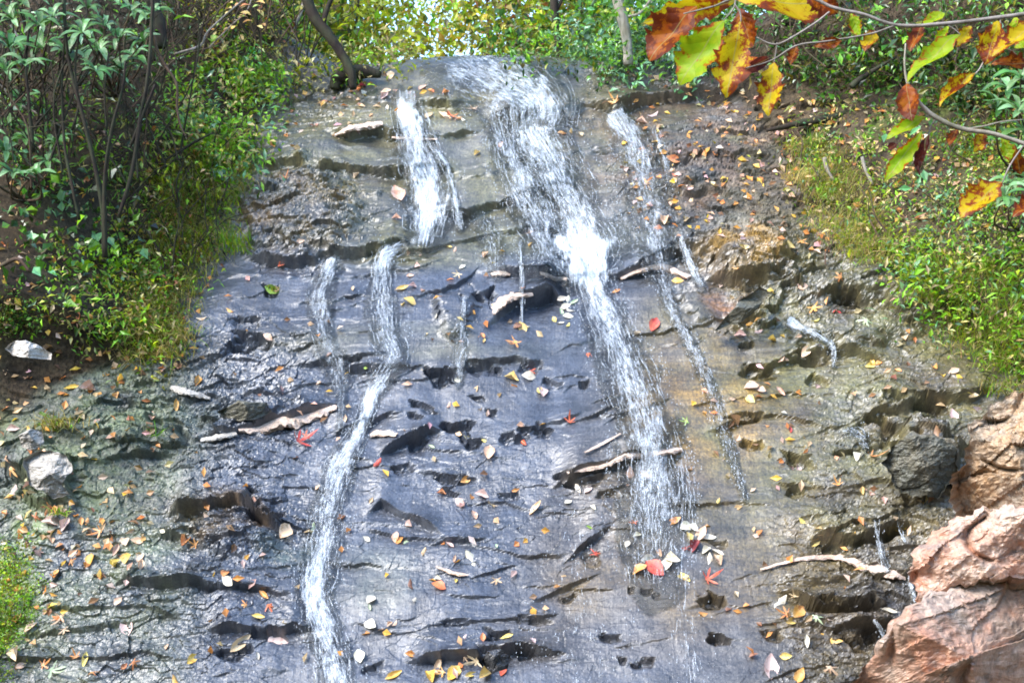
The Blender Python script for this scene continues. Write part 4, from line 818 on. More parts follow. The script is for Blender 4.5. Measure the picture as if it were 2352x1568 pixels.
# ------------------------------------------------------------------ plants
def field(name, label, poly, n, L, W, pal, height, mat='foliage', per=10, rad=.06, gap=.0, up=.3, cat=None, kind='stuff', drop=.0, off=0.0, lean=.6):
    """a mat of leaves growing out of the ground seen inside a polygon; leaves sit in clumps that differ in tone"""
    q = scatter(poly, max(n // per, 1)); q = q + rng.normal(0, 1, q.shape) * (26, 20); keep = pn(q[:, 0] * .013, q[:, 1] * .016, 600 + n % 97) + .7 * pn(q[:, 0] * .04, q[:, 1] * .045, 630 + n % 97) > gap - .25; q = q[keep]; m = len(q)
    q = q[surf(q[:, 0], q[:, 1]) >= 0]; m = len(q); Pp, Nn = ground(q[:, 0], q[:, 1]); hh = rng.uniform(0, 1, m) ** 1.5 * height * (1 + .8 * pn(q[:, 0] * .02, q[:, 1] * .02, 655))
    c = Pp + Nv * hh[:, None] + np.array((0, 0, 1)) * hh[:, None] * .5 + np.array((0, -1, 0)) * off
    cc = pick(pal, m, .38); sz = np.repeat(np.exp(rng.normal(-.05, .26, m)), per)
    pos = np.repeat(c, per, 0) + rng.normal(0, rad, (m * per, 3)) * sz[:, None]; col = np.repeat(cc, per, 0) * rng.uniform(.6, 1.4, (m * per, 1))
    dc = np.repeat(rng.normal(0, .7, (m, 3)), per, 0)
    d = rand_dirs(m * per, up, np.array((0, -lean, 0))) + dc; d[:, 2] -= drop; d = unit(d); nr = unit(rng.normal(0, .5, (m * per, 3)) + np.array((0, -.5, .9))); k = m * per
    me = leaf_mesh(name, pos, d, nr, rng.uniform(.6, 1.4, k) * L * sz, rng.uniform(.6, 1.4, k) * W * sz, np.clip(col, .004, .8), M[mat])
    return tag(link(name, me), label, cat, kind=kind)
def blades(P0, n, L, W, pal, spread, up=1.0, out=(0, -.4, 0), drop=.8):
    base_ = P0 + rng.normal(0, 1, (n, 3)) * np.array((spread, spread * .5, spread * .2)); d = rand_dirs(n, up, np.array(out), .35); s = unit(np.cross(d, rng.normal(0, 1, (n, 3)))); L = L * rng.uniform(.5, 1.2, n)[:, None]; W = W * rng.uniform(.6, 1.3, n)[:, None]
    st = []
    for t, w in ((0, 1), (.4, .9), (.75, .55), (1, .05)):
        p = base_ + d * L * t + np.array((0, -.25, -1)) * drop * L * t * t * .6; st += [p - s * W * w * .5, p + s * W * w * .5]
    V = np.stack(st, 1).reshape(-1, 3); o = np.arange(n)[:, None] * 8; F = np.concatenate([o + np.array((a, a + 1, a + 3, a + 2)) for a in (0, 2, 4)]); return V, F, np.repeat(pick(pal, n, .25), 8, 0)
def tuft(u, v, n, L, pal, spread, label, W=.005, up=1.0, drop=.8, name='grass_tuft'):
    Pp, _ = ground(u, v); V, F, c = blades(Pp, n, L, W, pal, spread, up, drop=drop)
    o = link(name, npmesh(name, V - Pp, F, M['grass'], True, dict(col=c))); o.location = Pp
    return tag(o, label, 'grass', 'grass tufts on the banks')
def grass_field(label, poly, n, L, pal, per=8, spread=.05, drop=.9, W=.005, up=.9):
    parts, cols = [], []; q = scatter(poly, n // per); Pp, _ = ground(q[:, 0], q[:, 1])
    V, F, c = blades(np.repeat(Pp, per, 0), len(q) * per, L, W, pal, spread, up, drop=drop)
    return tag(link('grass', npmesh('grass', V, F, M['grass'], True, dict(col=c))), label, kind='stuff')

# left bank
field('ground_cover', 'fresh green herbs hanging over the upper left bank', [(450, 150), (560, 120), (640, 160), (630, 290), (590, 350), (530, 450), (450, 420), (410, 260)], 9500, .042, .018, [LIM, LIM, YLG, BLG, STR, LIM], .15, gap=.28, rad=.05)
field('ground_cover', 'olive and yellow green growth along the edge of the left bank', [(390, 300), (560, 340), (530, 520), (460, 620), (400, 740), (310, 800), (280, 600), (340, 420)], 9000, .036, .012, [OLV, YLG, YLG, LIM, STR, RUS], .09, gap=.42, drop=.3, rad=.05)
field('ground_cover', 'round leaved green ground cover on the left bank', [(20, 430), (260, 470), (340, 560), (320, 690), (180, 710), (60, 670), (0, 560)], 2600, .05, .038, [DKG, MDG, LIM, BLG, MDG], .1, 'glossy', gap=.62, per=6, rad=.08)
field('ground_cover', 'ragged green growth hanging low on the left bank', [(120, 650), (390, 640), (425, 760), (400, 840), (250, 840), (160, 780)], 5500, .036, .014, [OLV, LIM, MDG, YLG, STR], .08, gap=.5, drop=.3, rad=.05)
field('dark_undergrowth', 'dark green undergrowth between the stems at upper left', [(-120, -100), (420, -100), (440, 120), (420, 330), (200, 420), (-120, 430)], 8500, .065, .02, [DKG, MDG, MDG, OLV, BLG, LIM], .28, 'glossy', gap=.5, per=7, rad=.09)
field('undergrowth', 'green and golden undergrowth left of the lip', [(420, -100), (760, -100), (760, 110), (700, 165), (560, 160), (430, 130)], 8000, .055, .02, [OLV, YLG, YLG, MDG, STR, RUS], .3, gap=.38, per=8, rad=.07)
field('ground_cover', 'ferny growth on the dark soil of the left bank', [(20, 260), (420, 240), (400, 480), (240, 480), (0, 440)], 4200, .05, .012, [MDG, LIM, LIM, OLV, BLG], .1, gap=.45, rad=.06)
field('ground_cover', 'green growth below the left stems', [(120, 560), (460, 560), (430, 740), (200, 780), (60, 720)], 3200, .04, .016, [MDG, LIM, YLG, LIM, BLG], .09, gap=.4, rad=.05)
grass_field('long hanging grass on the edge of the left bank', [(410, 330), (580, 360), (540, 560), (450, 660), (420, 830), (290, 840), (330, 600)], 5400, .22, [OLV, STR, YLG, LIM, STR], W=.003, drop=1.2)
# right bank
field('ground_cover', 'bright green leafy herbs on the lower right bank', [(2040, 590), (2130, 560), (2360, 600), (2500, 700), (2500, 900), (2330, 890), (2240, 820), (2090, 740)], 9500, .04, .017, [LIM, LIM, YLG, LIM, BLG, STR], .10, gap=.36, rad=.06)
field('ground_cover', 'pale green growth on the upper right bank', [(1810, 300), (1900, 280), (2000, 340), (2060, 440), (2350, 500), (2350, 620), (2050, 640), (1950, 560), (1880, 480), (1830, 400)], 8500, .032, .012, [LIM, LIM, STR, BLG, STR, YLG], .08, gap=.3, rad=.05)
field('ground_cover', 'bluish green shrubs above the right end of the lip', [(1300, 80), (1600, 40), (1640, 150), (1550, 205), (1460, 185), (1340, 160)], 7500, .045, .024, [BLG, MDG, BLG, LIM, BLG], .2, 'glossy', gap=.2, rad=.06)
field('undergrowth', 'dark green undergrowth behind the hanging branch', [(1560, -100), (2500, -100), (2500, 190), (2100, 205), (1800, 190), (1600, 180)], 13000, .05, .022, [DKG, MDG, MDG, BLG, OLV, LIM], .25, 'glossy', gap=.32, per=8, rad=.07)
field('ground_cover', 'low dark green plants above the mossy rock', [(1880, 150), (2352, 160), (2500, 280), (2352, 300), (2000, 230), (1700, 200)], 7000, .045, .02, [DKG, MDG, OLV, DKG], .14, gap=.15)
field('ground_cover', 'scattered herbs on the soil of the upper right bank', [(1860, 250), (2352, 260), (2400, 560), (2100, 520), (1950, 330)], 6500, .034, .014, [MDG, OLV, LIM, BLG, STR], .07, gap=.2, rad=.05)
grass_field('pale dry grass on the right bank', [(1800, 330), (1900, 330), (2010, 450), (2070, 600), (1980, 620), (1870, 520)], 3800, .15, [STR, STR, STR, YLG, LIM], drop=.9, W=.003)
grass_field('grass among the herbs of the lower right bank', [(2040, 600), (2352, 600), (2352, 900), (2180, 800)], 3000, .18, [LIM, YLG, STR], drop=.9, W=.003)
field('undergrowth', 'green fringe of plants along the lip', [(640, 120), (960, 130), (960, 165), (760, 200), (640, 190)], 2600, .045, .018, [YLG, OLV, LIM, STR], .12, gap=.3, rad=.06)
field('undergrowth', 'low plants along the right part of the lip', [(1160, 130), (1420, 130), (1420, 175), (1180, 165)], 1800, .045, .02, [MDG, OLV, LIM, DKG], .14, gap=.25, rad=.06)
# bare twigs tangled in the undergrowth
def twigs(label, boxes, mat):
    parts = []
    for (u0, u1, v0, v1, dy, n, ln) in boxes:
        for _ in range(n):
            u, v = rng.uniform(u0, u1), rng.uniform(v0, v1)
            if surf(u, v) < 0: continue
            p0 = ground(u, v)[0] + np.array((0, -dy * rng.uniform(.2, 1), 0)); d = unit(np.array((rng.normal(0, .6), rng.normal(0, .3), 1.0))); L = rng.uniform(.5, 1.3) * ln
            st = unit(rng.normal(0, 1, 3)); pts = [p0, p0 + d * L * .4 + st * L * .06, p0 + d * L * .75 - st * L * .08, p0 + d * L + st * L * .05]
            parts.append(tube_arrays(catmull(pts, 4), np.array((.0055, .004, .003, .0015)) * rng.uniform(.5, 1.3), 4))
            q = pts[1]; e = unit(d + rng.normal(0, .6, 3)); parts.append(tube_arrays(catmull([q, q + e * L * .25, q + e * L * .45 + st * .04], 4), np.array((.0028, .002, .001)), 4))
    V, F = join(parts); tag(link('twigs', npmesh('twigs', V, F, M[mat])), label, kind='stuff')
twigs('tangle of thin dark twigs in the left undergrowth', [(-40, 440, 60, 460, .5, 90, .9), (420, 720, 40, 180, .4, 50, .7), (250, 520, 350, 650, .2, 45, .45)], 'bark')
twigs('pale bare twigs standing in the undergrowth', [(-40, 440, 60, 460, .5, 45, .8), (420, 740, 40, 180, .4, 40, .8), (1560, 2352, 80, 220, .3, 45, .5), (1830, 2352, 330, 620, .15, 24, .25)], 'barkr')
# moss cushions
field('moss', 'bright green moss cushion at the lower left edge', [(-60, 1280), (50, 1270), (85, 1370), (40, 1430), (30, 1560), (-60, 1560)], 9000, .014, .008, [LIM, YLG, LIM, OLV], .04, per=12, rad=.02)
field('moss', 'moss on the flat rock at right', [(2150, 320), (2352, 290), (2400, 400), (2200, 395)], 6000, .014, .008, [YLG, LIM, OLV], .02, per=12, rad=.025)
field('moss', 'dark moss patch on the left bank', [(-40, 715), (80, 715), (70, 760), (-40, 760)], 2500, .014, .008, [MDG, OLV], .03, per=12, rad=.02)

tuft(545, 580, 90, .22, [LIM, LIM, YLG], .07, 'bright green grass tuft at the tip of the left bank', drop=.5)
tuft(500, 560, 70, .2, [LIM, MDG, YLG], .08, 'green grass tuft left of the brightest tuft on the left bank', drop=.6)
tuft(405, 790, 90, .24, [STR, OLV, STR], .035, 'straw coloured grass tuft hanging at the bottom of the left bank', drop=1.2)
tuft(135, 985, 130, .2, [STR, OLV, STR, LIM], .05, 'straw coloured grass tuft on the grey rock at left', drop=1.0)
tuft(1840, 420, 90, .22, [STR, STR], .06, 'pale straw grass tuft at the left edge of the right bank', drop=.9)
tuft(1870, 335, 90, .16, [LIM, BLG, STR], .035, 'small pale green grass tuft on top of the right bank edge', drop=.6)
tuft(2290, 905, 90, .22, [STR, OLV, LIM], .07, 'straw and green grass tuft above the grey boulder', drop=1.0)
tuft(145, 1180, 40, .13, [STR, LIM], .03, 'small straw grass tuft under the pale layered stone', drop=1.1)
tuft(355, 1000, 14, .14, [MDG, LIM], .02, 'few green blades on the grey rock below the left bank', drop=.6)
tuft(625, 668, 26, .05, [LIM, YLG], .02, 'small green moss tuft on the slab left of the left stream', drop=.5)
tuft(375, 420, 60, .25, [OLV, STR, YLG], .07, 'olive grass tuft beside the multi stemmed shrub', drop=1.1)

# far foliage behind the lip
def cloud(name, label, boxes, L, W, mat='foliage', per=14, rad=.16, parent=None, kind='stuff'):
    pos, col = [], []
    for (u0, u1, v0, v1, y0, y1, n, pal) in boxes:
        m = max(n // per, 1); c = at(rng.uniform(u0, u1, m), rng.uniform(v0, v1, m), rng.uniform(y0, y1, m)[:, None]); cc = pick(pal, m, .3)
        pos.append(np.repeat(c, per, 0) + rng.normal(0, rad, (m * per, 3))); col.append(np.repeat(cc, per, 0) * rng.uniform(.6, 1.4, (m * per, 1)))
    pos, col = np.concatenate(pos), np.concatenate(col); n = len(pos); d = rand_dirs(n, -.2); nr = unit(rng.normal(0, .6, (n, 3)) + (0, -.2, .8))
    return tag(link(name, leaf_mesh(name, pos, d, nr, rng.uniform(.6, 1.3, n) * L, rng.uniform(.6, 1.3, n) * W, np.clip(col, .004, .8), M[mat]), parent), label, kind=kind)
BYG = (.30, .33, .02); YG = [YLG, BYG, LIM, OLV, GLD, BYG]
cloud('far_undergrowth', 'yellow green leaves of the wood behind the lip', [(640, 860, -160, 130, 11, 15, 3600, YG + [OLV]), (850, 1100, -160, 125, 11.5, 17, 1550, YG + [GLD, BYG]), (1080, 1420, -160, 140, 11.5, 16, 4200, [OLV, YLG, OLV, YLG, RUS, MDG, GLD]), (1280, 1720, -160, 130, 11, 14, 5500, [MDG, DKG, LIM, BLG, MDG]),
      (500, 760, -160, 150, 10.2, 12, 3200, [OLV, DKG, YLG, MDG]), (1130, 1500, 70, 150, 10.3, 11.5, 2200, [OLV, DKG, MDG, YLG]), (740, 1000, 90, 150, 10.4, 12, 900, YG)], .085, .045)
cloud('far_wood', 'distant pale yellow green wood seen through the gaps', [(200, 840, -260, 120, 20, 28, 4200, [YLG, OLV, LIM]), (1100, 2100, -260, 120, 20, 28, 4800, [OLV, MDG, DKG, YLG]), (780, 1140, -260, 130, 20, 28, 420, [BYG, YLG, GLD])], .2, .12, per=12, rad=.5)

# trunks and stems
gY = lambda u, v: float(ground(u, v)[0][1])
def tree(name, label, cat, stems, Y, mat, k=8, group=None, part='trunk', crown=None):
    """stems: list of (points (u, v[, dy]), radii in picture units); one mesh per stem under an empty at the base"""
    root = at(*stems[0][0][0][:2], Y); e = empty(name, root); tag(e, label, cat, group)
    for pts, rad in stems:
        p = np.array([at(q[0], q[1], Y + (q[2] if len(q) > 2 else 0)) for q in pts]); r = np.array(rad, float) * Y / FP
        tube(part, p, r, mat, e, k, 5, .06, rel=root)
    if crown:
        n = crown[0]; c = at(rng.uniform(crown[1], crown[2], n), rng.uniform(crown[3], crown[4], n), Y + rng.uniform(-.4, .5, n)[:, None]) - root
        me = leaf_mesh('foliage', c, rand_dirs(n, -.2), unit(rng.normal(0, .6, (n, 3)) + (0, -.3, .8)), rng.uniform(.04, .08, n), rng.uniform(.02, .04, n), pick(crown[5], n), M['foliage'])
        link('foliage', me, e)['kind'] = 'stuff'
    return e
tree('leaning_trunk', 'dark leaning trunk rooted at the left end of the lip', 'tree', [([(812, 205), (806, 165), (785, 125), (750, 75), (722, 40), (700, -20), (670, -120)], [9, 11, 12, 13, 14, 14, 12]), ([(740, 62), (752, 20), (775, -40), (790, -140)], [8, 6, 5, 4])], gY(812, 205) - .12, M['bark'])
tree('tree', 'pale trunk standing above the right end of the lip', 'tree', [([(1444, 150), (1438, 80), (1424, 20), (1415, -40), (1412, -200)], [12, 12, 14, 14, 13]), ([(1434, 40), (1470, 30), (1500, -10), (1530, -60)], [4, 3, 3, 2])], 9.25, M['barkp'], crown=(600, 1330, 1560, -150, 40, [MDG, LIM, BLG]))
tree('tree', 'dark trunk in the wood right of the stream head', 'tree', [([(1284, 150), (1278, 60), (1272, 0), (1268, -200)], [9, 9, 10, 9]), ([(1275, 30), (1290, 0), (1310, -80)], [4, 4, 3])], 10.2, M['bark'])
tree('tree', 'thin straight stem nearest left of the dark trunk', 'tree', [([(1125, 130), (1122, 60), (1118, 0), (1110, -160)], [3.5, 3.5, 3, 3])], 12.60, M['barkr'])
tree('tree', 'thin leaning stem above the left side of the lip', 'tree', [([(800, 140), (812, 80), (822, 20), (835, -150)], [3, 3, 3, 2])], 11.60, M['bark'])
tree('tree', 'slender brown stem crossing behind the dark trunk', 'tree', [([(1220, 130), (1190, 80), (1160, 50), (1130, 0), (1100, -100)], [4, 4, 3, 3, 2])], 11.80, M['barkr'])
tree('tree', 'thin pale stem left of the leaning trunk', 'tree', [([(668, 110), (672, 70), (690, 30), (700, -10), (720, -120)], [4, 4, 5, 5, 4])], 10.10, M['twig'])
tree('tree', 'slim brown stem at the left side of the wood', 'tree', [([(595, 100), (600, 40), (604, -20), (600, -150)], [5, 5, 4, 4])], 10.20, M['barkr'])
tree('tree', 'two thin brown stems right of the dark trunk', 'tree', [([(1340, 100), (1335, 40), (1325, -150)], [4, 4, 3]), ([(1362, 100), (1368, 30), (1372, -150)], [3, 3, 2])], 11.60, M['barkr'])
tree('stump', 'dark hollow stump at the left end of the lip', 'stump', [([(770, 205), (775, 182), (800, 168), (840, 165), (875, 172)], [12, 18, 18, 16, 8])], gY(820, 195) - .03, M['bark'], k=10, part='wood')
# shrub stems at left
gY = lambda u, v: float(ground(u, v)[0][1])
Ys = gY(240, 590) - .35
tree('multi_stemmed_shrub', 'dark bare stemmed shrub rising in a fan on the left bank', 'shrub', [([(240, 592), (234, 470), (206, 330), (172, 200), (155, 120), (146, 0), (140, -120)], [5.5, 5.5, 5, 4.5, 4, 4, 3]), ([(243, 592), (240, 420, -.05), (256, 300, -.1), (282, 200, -.1), (288, 140, -.1)], [5, 4.5, 4, 3, 2]),
      ([(272, 500), (304, 390), (322, 270), (336, 200), (346, 100), (352, -20), (360, -120)], [5, 5, 4.5, 4.5, 4, 4, 3]), ([(182, 505), (160, 400), (148, 330), (142, 200), (150, 60)], [4, 4, 3.5, 3, 2]), ([(300, 335), (330, 260), (356, 195)], [4, 4, 3]), ([(76, 350), (66, 230), (60, 150), (70, 20)], [4.5, 4, 3, 3]),
      ([(165, 300), (180, 240), (172, 160), (185, 60)], [3, 3, 3, 2]), ([(245, 300), (240, 210), (250, 120)], [2.5, 2, 2])], Ys, M['bark'], 7, part='stem')
tree('vine', 'brown vine hanging right of the multi stemmed shrub', 'vine', [([(352, -30), (355, 90), (376, 145), (405, 192), (407, 250), (415, 290), (428, 315)], [3.5, 3.5, 3.5, 3.5, 3, 2.5, 1.5])], Ys + .35, M['barkr'], 6, part='stem')
tree('tree', 'dark trunk at the top edge behind the vine', 'tree', [([(372, 110), (366, 60), (352, 0), (346, -150)], [13, 15, 16, 15])], Ys + .9, M['bark'], 9)
tree('fallen_branch', 'pale thin fallen branch lying on the left bank', 'branch', [([(-10, 185), (15, 210), (30, 232), (80, 258), (140, 290)], [2, 3, 3, 3, 2])], gY(60, 250) - .3, M['twig'], 6, part='branch')
tree('fallen_branch', 'dark branch sticking out of the left bank to the right', 'branch', [([(365, 380), (410, 350), (450, 325), (492, 304)], [4, 3.5, 3, 1.5])], gY(420, 360) - .25, M['bark'], 6, part='branch')
tree('fallen_branch', 'mossy branch crossing the upper left undergrowth', 'branch', [([(400, 125), (460, 105), (480, 70), (560, 0), (620, -40)], [3, 3, 2.5, 2, 1])], gY(460, 110) - .5, M['twig'], 6, part='branch')
tree('fallen_branch', 'thin pale stick between the dark stems at upper left', 'branch', [([(24, 58), (45, 90), (64, 110)], [2.5, 3, 2.5])], gY(60, 110) - .6, M['twig'], 6, part='branch')
tree('fallen_log', 'dark fallen log on the rock below the hanging leaves', 'log', [([(1760, 300), (1830, 285), (1900, 272), (1950, 258)], [4, 8, 10, 7])], gY(1850, 290) - .05, M['bark'], 9, part='wood')
tree('fallen_branch', 'dark broken branch leaning in the right undergrowth', 'branch', [([(1955, 200), (1975, 182), (2010, 160), (2060, 130)], [9, 7, 5, 2])], gY(1980, 200) - .2, M['bark'], 7, part='branch')
tree('fallen_branch', 'reddish stick lying on the left bank edge', 'branch', [([(0, 612), (40, 595), (70, 625)], [5, 5, 4])], gY(30, 610) - .1, M['barkr'], 6, part='branch')
tree('fallen_branch', 'brown stick standing in the pale grass of the right bank', 'branch', [([(1893, 362), (1900, 390), (1915, 415)], [5, 5, 3])], gY(1900, 400) - .1, M['barkp'], 6, part='branch')
tree('fallen_branch', 'second brown stick in the pale grass, right of the first', 'branch', [([(1980, 360), (1988, 390), (2005, 425)], [4, 4, 3])], gY(1990, 400) - .1, M['barkp'], 6, part='branch')

# rhododendrons: long leathery leaves in whorls, every leaf a mesh of its own
RM = mat_leaf('rhododendron_leaf', (.045, .13, .02), (.075, .20, .035), (.03, .07, .03), .2, .5); RM2 = mat_leaf('pale_rhododendron_leaf', (.15, .29, .10), (.24, .38, .17), (.12, .24, .05), .3, .4)
def grid_me(name, mat, *a, **k):
    Vx, F, ed = leaf_grid(*a, **k); return npmesh(name, Vx, F, mat, True, dict(edge=ed))
RL = [grid_me('leaf', m, (.02, .09, .13, .14, .11, .02), 8, 3, .5, b, twist=tw) for m in (RM, RM2) for b, tw in ((-.5, .2), (-.9, -.3))]
def rhodo(label, whorls, dy, Lpx=52, name='rhododendron'):
    u0, v0 = whorls[0][:2]; root = ground(np.mean([w[0] for w in whorls]), max(w[1] for w in whorls) + 60)[0]; e = empty(name, root); tag(e, label, 'shrub', 'rhododendrons on the banks')
    for (u, v, *r) in whorls:
        Y = max(gY(np.clip(u, -60, 2400), max(v, 0)) - dy * rnd.uniform(.6, 1.3), 4); c = at(u, v, Y); kk = Y / FP; ax = unit(np.array((rnd.uniform(-.4, .4), -.5, .7)))
        mid = (c + root) / 2 + np.array((rnd.uniform(-.1, .1), 0, -.05)); tube('stem', [root, mid, c], [.008, .006, .004], M['barkr'], e, 5, 4, .05, rel=root)
        n = r[0] if r else 8
        for i in range(n):
            a = 2 * math.pi * (i + rnd.uniform(-.3, .3)) / n; s1 = unit(np.cross(ax, (.3, 1, .2))); s2 = np.cross(ax, s1)
            d = unit(s1 * math.cos(a) + s2 * math.sin(a) + ax * rnd.uniform(-.25, .5)); nn = unit(ax - d * (ax @ d)); L = Lpx * kk * rnd.uniform(.7, 1.25)
            o = link('leaf', rnd.choice(RL), e); o.matrix_local = Matrix.Translation(Vector(c - root)) @ orient(d, nn).to_4x4() @ Matrix.Scale(L / .1, 4)
rhodo('rhododendron with pale bluish leaves in the top left corner', [(50, 5), (30, 45), (20, 110), (60, 150), (100, 110), (15, 165), (120, 40), (90, 60), (-30, 80), (-20, 10), (150, 125), (70, -30)], 1.0, 56)
rhodo('rhododendron with leaf whorls over the dark stems at top left', [(300, 25), (200, 20), (240, 60), (330, 95), (230, 115), (280, 160), (190, 75), (260, 5), (350, 30), (310, 130), (220, 165), (275, 90)], 1.0, 50)
rhodo('low rhododendron on the dark soil at the left edge', [(20, 290), (60, 320), (10, 350), (110, 370), (45, 240), (85, 400), (-20, 310), (130, 330), (30, 400)], .5, 44)
rhodo('rhododendron with narrow green leaves at the right edge', [(2320, 205), (2340, 255), (2300, 325), (2350, 300), (2345, 180), (2390, 240), (2290, 250), (2370, 340)], .9, 62)
rhodo('small rhododendron sprig low at the right edge', [(2328, 425), (2308, 450), (2345, 470), (2370, 420)], .7, 52)

# ------------------------------------------------------------------ hanging branch with turning leaves, close to the viewer
HY = 3.2
def mat_turning(name, a, b, c, lo, hi):
    t = NT(name); o = t.obj(); info = t.node('ShaderNodeObjectInfo'); off = t.node('ShaderNodeVectorMath', operation='ADD'); sc = t.node('ShaderNodeVectorMath', operation='SCALE')
    t.put(sc.inputs[0], (3.3, 5.1, 1.7)); t.put(sc.inputs['Scale'], info.outputs['Random']); t.put(off.inputs[0], o); t.put(off.inputs[1], sc.outputs[0])
    n = t.noise(off.outputs[0], 34, 7, 0.75); n2 = t.noise(off.outputs[0], 60, 4, .6); ed = t.attr('edge').outputs['Fac']
    f = t.math('ADD', n, t.math('MULTIPLY', ed, 0.14))
    col = t.mix(t.ramp(f, (lo, lo + .05, 0, 1)), t.mix(t.ramp(n2, (.35, .65, 0, 1)), rgb(a), rgb(b)), rgb(c)); col = t.mix(t.ramp(f, (hi, hi + .08, 0, 1)), col, (.16, .035, .012, 1))
    sp = t.node('ShaderNodeSeparateXYZ'); t.put(sp.inputs[0], o); ay = t.math('ABSOLUTE', sp.outputs[1])
    vein = t.math('ABSOLUTE', t.math('SINE', t.math('MULTIPLY', t.math('SUBTRACT', sp.outputs[0], t.math('MULTIPLY', ay, .8)), 190.0)))
    col = t.mix(t.ramp(vein, (0, .16, .45, 0)), col, t.mix(1.0, col, (.65, .6, .5, 1), 'MULTIPLY')); col = t.mix(t.ramp(ay, (0, .0012, .7, 0)), col, (.42, .36, .12, 1))
    t.put(t.p.inputs['Base Color'], col); t.p.inputs['Roughness'].default_value = .5; t.p.inputs['Specular IOR Level'].default_value = .3; t.put(t.p.inputs['Normal'], t.bump(t.math('ADD', vein, n2), .5, .002))
    tr = t.node('ShaderNodeBsdfTranslucent'); t.put(tr.inputs[0], col); mx = t.node('ShaderNodeMixShader'); mx.inputs[0].default_value = .55
    t.t.links.new(t.p.outputs[0], mx.inputs[1]); t.t.links.new(tr.outputs[0], mx.inputs[2]); t.t.links.new(mx.outputs[0], t.out.inputs[0]); return t.m
TG = mat_turning('leaf_green_turning', (.24, .42, .006), (.40, .48, .008), (.40, .09, .004), .60, .68); TY = mat_turning('leaf_yellow_turning', (.62, .48, .008), (.60, .38, .006), (.34, .06, .004), .53, .58)
TB = mat_turning('leaf_rust_brown', (.30, .05, .003), (.46, .14, .005), (.15, .025, .004), .52, .62); TD = mat_turning('leaf_dark_red', (.10, .016, .01), (.15, .03, .014), (.06, .01, .008), .55, .7)
hb = empty('hanging_branch', at(2352, 40, HY)); HR = at(2352, 40, HY); tag(hb, 'thin grey branch with large yellow and rust brown leaves at upper right', 'branch')
def twig(pts, rad, parent=hb, root=HR, mat='twig', name='twig'):
    p = np.array([at(q[0], q[1], HY + (q[2] if len(q) > 2 else 0)) for q in pts]); return tube(name, p, np.array(rad, float) * HY / FP, M[mat], parent, 6, 6, .06, rel=root)
twig([(2600, -20), (2450, 15), (2352, 33), (2160, 56), (2058, 58), (1985, 34), (1915, 18), (1840, -10), (1700, -5), (1640, 15)], [6, 5.5, 5, 4.5, 4, 4, 4, 3.5, 3, 2], name='main_stem')
twig([(1905, 28), (1870, 55), (1800, 97), (1770, 101), (1738, 86)], [2.5, 2.5, 2.5, 2.2, 1.5]); twig([(2058, 58), (2000, 78), (1900, 95), (1830, 105), (1770, 140), (1700, 160)], [2.5, 2.2, 2, 2, 1.8, 1.2])
twig([(1785, 98), (1782, 120), (1778, 145)], [1.5, 1.5, 1.5]); twig([(1690, -5), (1685, 20), (1662, 48)], [2, 2, 1.5]); twig([(1688, 10), (1700, 30), (1702, 52)], [2, 2, 1.5]); twig([(1640, 15), (1600, 25), (1570, 32)], [2, 1.8, 1.5])
twig([(2298, 44), (2294, 70), (2255, 150), (2240, 170)], [2, 1.8, 1.6, 1.4]); twig([(2170, 55), (2190, 66), (2206, 80)], [1.6, 1.5, 1.3])
b2 = empty('hanging_branch', at(2352, 330, HY)); R2 = at(2352, 330, HY); tag(b2, 'curved pale branch below the first with hanging green and dark red leaves', 'branch')
twig([(2560, 420), (2450, 365), (2352, 330), (2280, 307), (2210, 296), (2150, 270), (2110, 235), (2085, 192), (2078, 150), (2080, 100)], [6, 5.5, 5, 5, 5.5, 6, 5, 3.5, 2.5, 2], b2, R2, 'barkp', 'main_stem')
twig([(2140, 262), (2128, 268), (2118, 275)], [1.5, 1.5, 1.2], b2, R2); twig([(2215, 297), (2260, 290), (2300, 280), (2350, 275)], [2, 2, 1.5, 1], b2, R2, 'barkp'); twig([(2150, 272), (2138, 290), (2132, 312)], [1.5, 1.4, 1.2], b2, R2); twig([(2352, 332), (2320, 380), (2302, 420)], [2, 2, 1.5], b2, R2)
def hleaf(u0, v0, u1, v1, w, mat, face=0.0, dy=0.0, lob=.16, curl=.4, bend=-.25, tw=.3, par=hb, root=HR, label=None):
    a, b = at(u0, v0, HY + dy), at(u1, v1, HY + dy + rnd.uniform(-.04, .04)); d = b - a; L = np.linalg.norm(d); asp = w / math.hypot(u1 - u0, v1 - v0)
    key = (mat.name, round(asp, 1), curl, tw)
    Vx, F, ed = leaf_grid(np.array((.04, .5, .8, 1, .95, .7, .03)) * asp * .62, 30, 9, curl, bend, lob, 4.5, tw)
    Vx[:, 2] += .004 * np.sin(Vx[:, 0] * 90 + Vx[:, 1] * 60)
    me = npmesh('leaf', Vx, F, mat, True, dict(edge=ed)); o = link('leaf', me, par)
    tocam = unit(CAM - a); n = unit(tocam + face * unit(np.cross(d, tocam)) + np.array((0, 0, .35)))
    o.matrix_local = Matrix.Translation(Vector(a - root)) @ orient(unit(d), unit(n - unit(d) * (n @ unit(d)))).to_4x4() @ Matrix.Scale(L / .1, 4) @ Matrix.Scale(.86, 4, (0, 1, 0))
    if label: o['label'] = label
hleaf(1600, 15, 1492, 142, 92, TB, .3, .03, label='large rust brown leaf'); hleaf(1690, 2, 1478, 52, 60, TY, -.4, .05); hleaf(1662, 48, 1562, 196, 92, TG, .1, -.02, label='broad yellow green leaf with brown spots'); hleaf(1700, 50, 1668, 226, 76, TY, -.1, -.05, label='yellow leaf with brown edges')
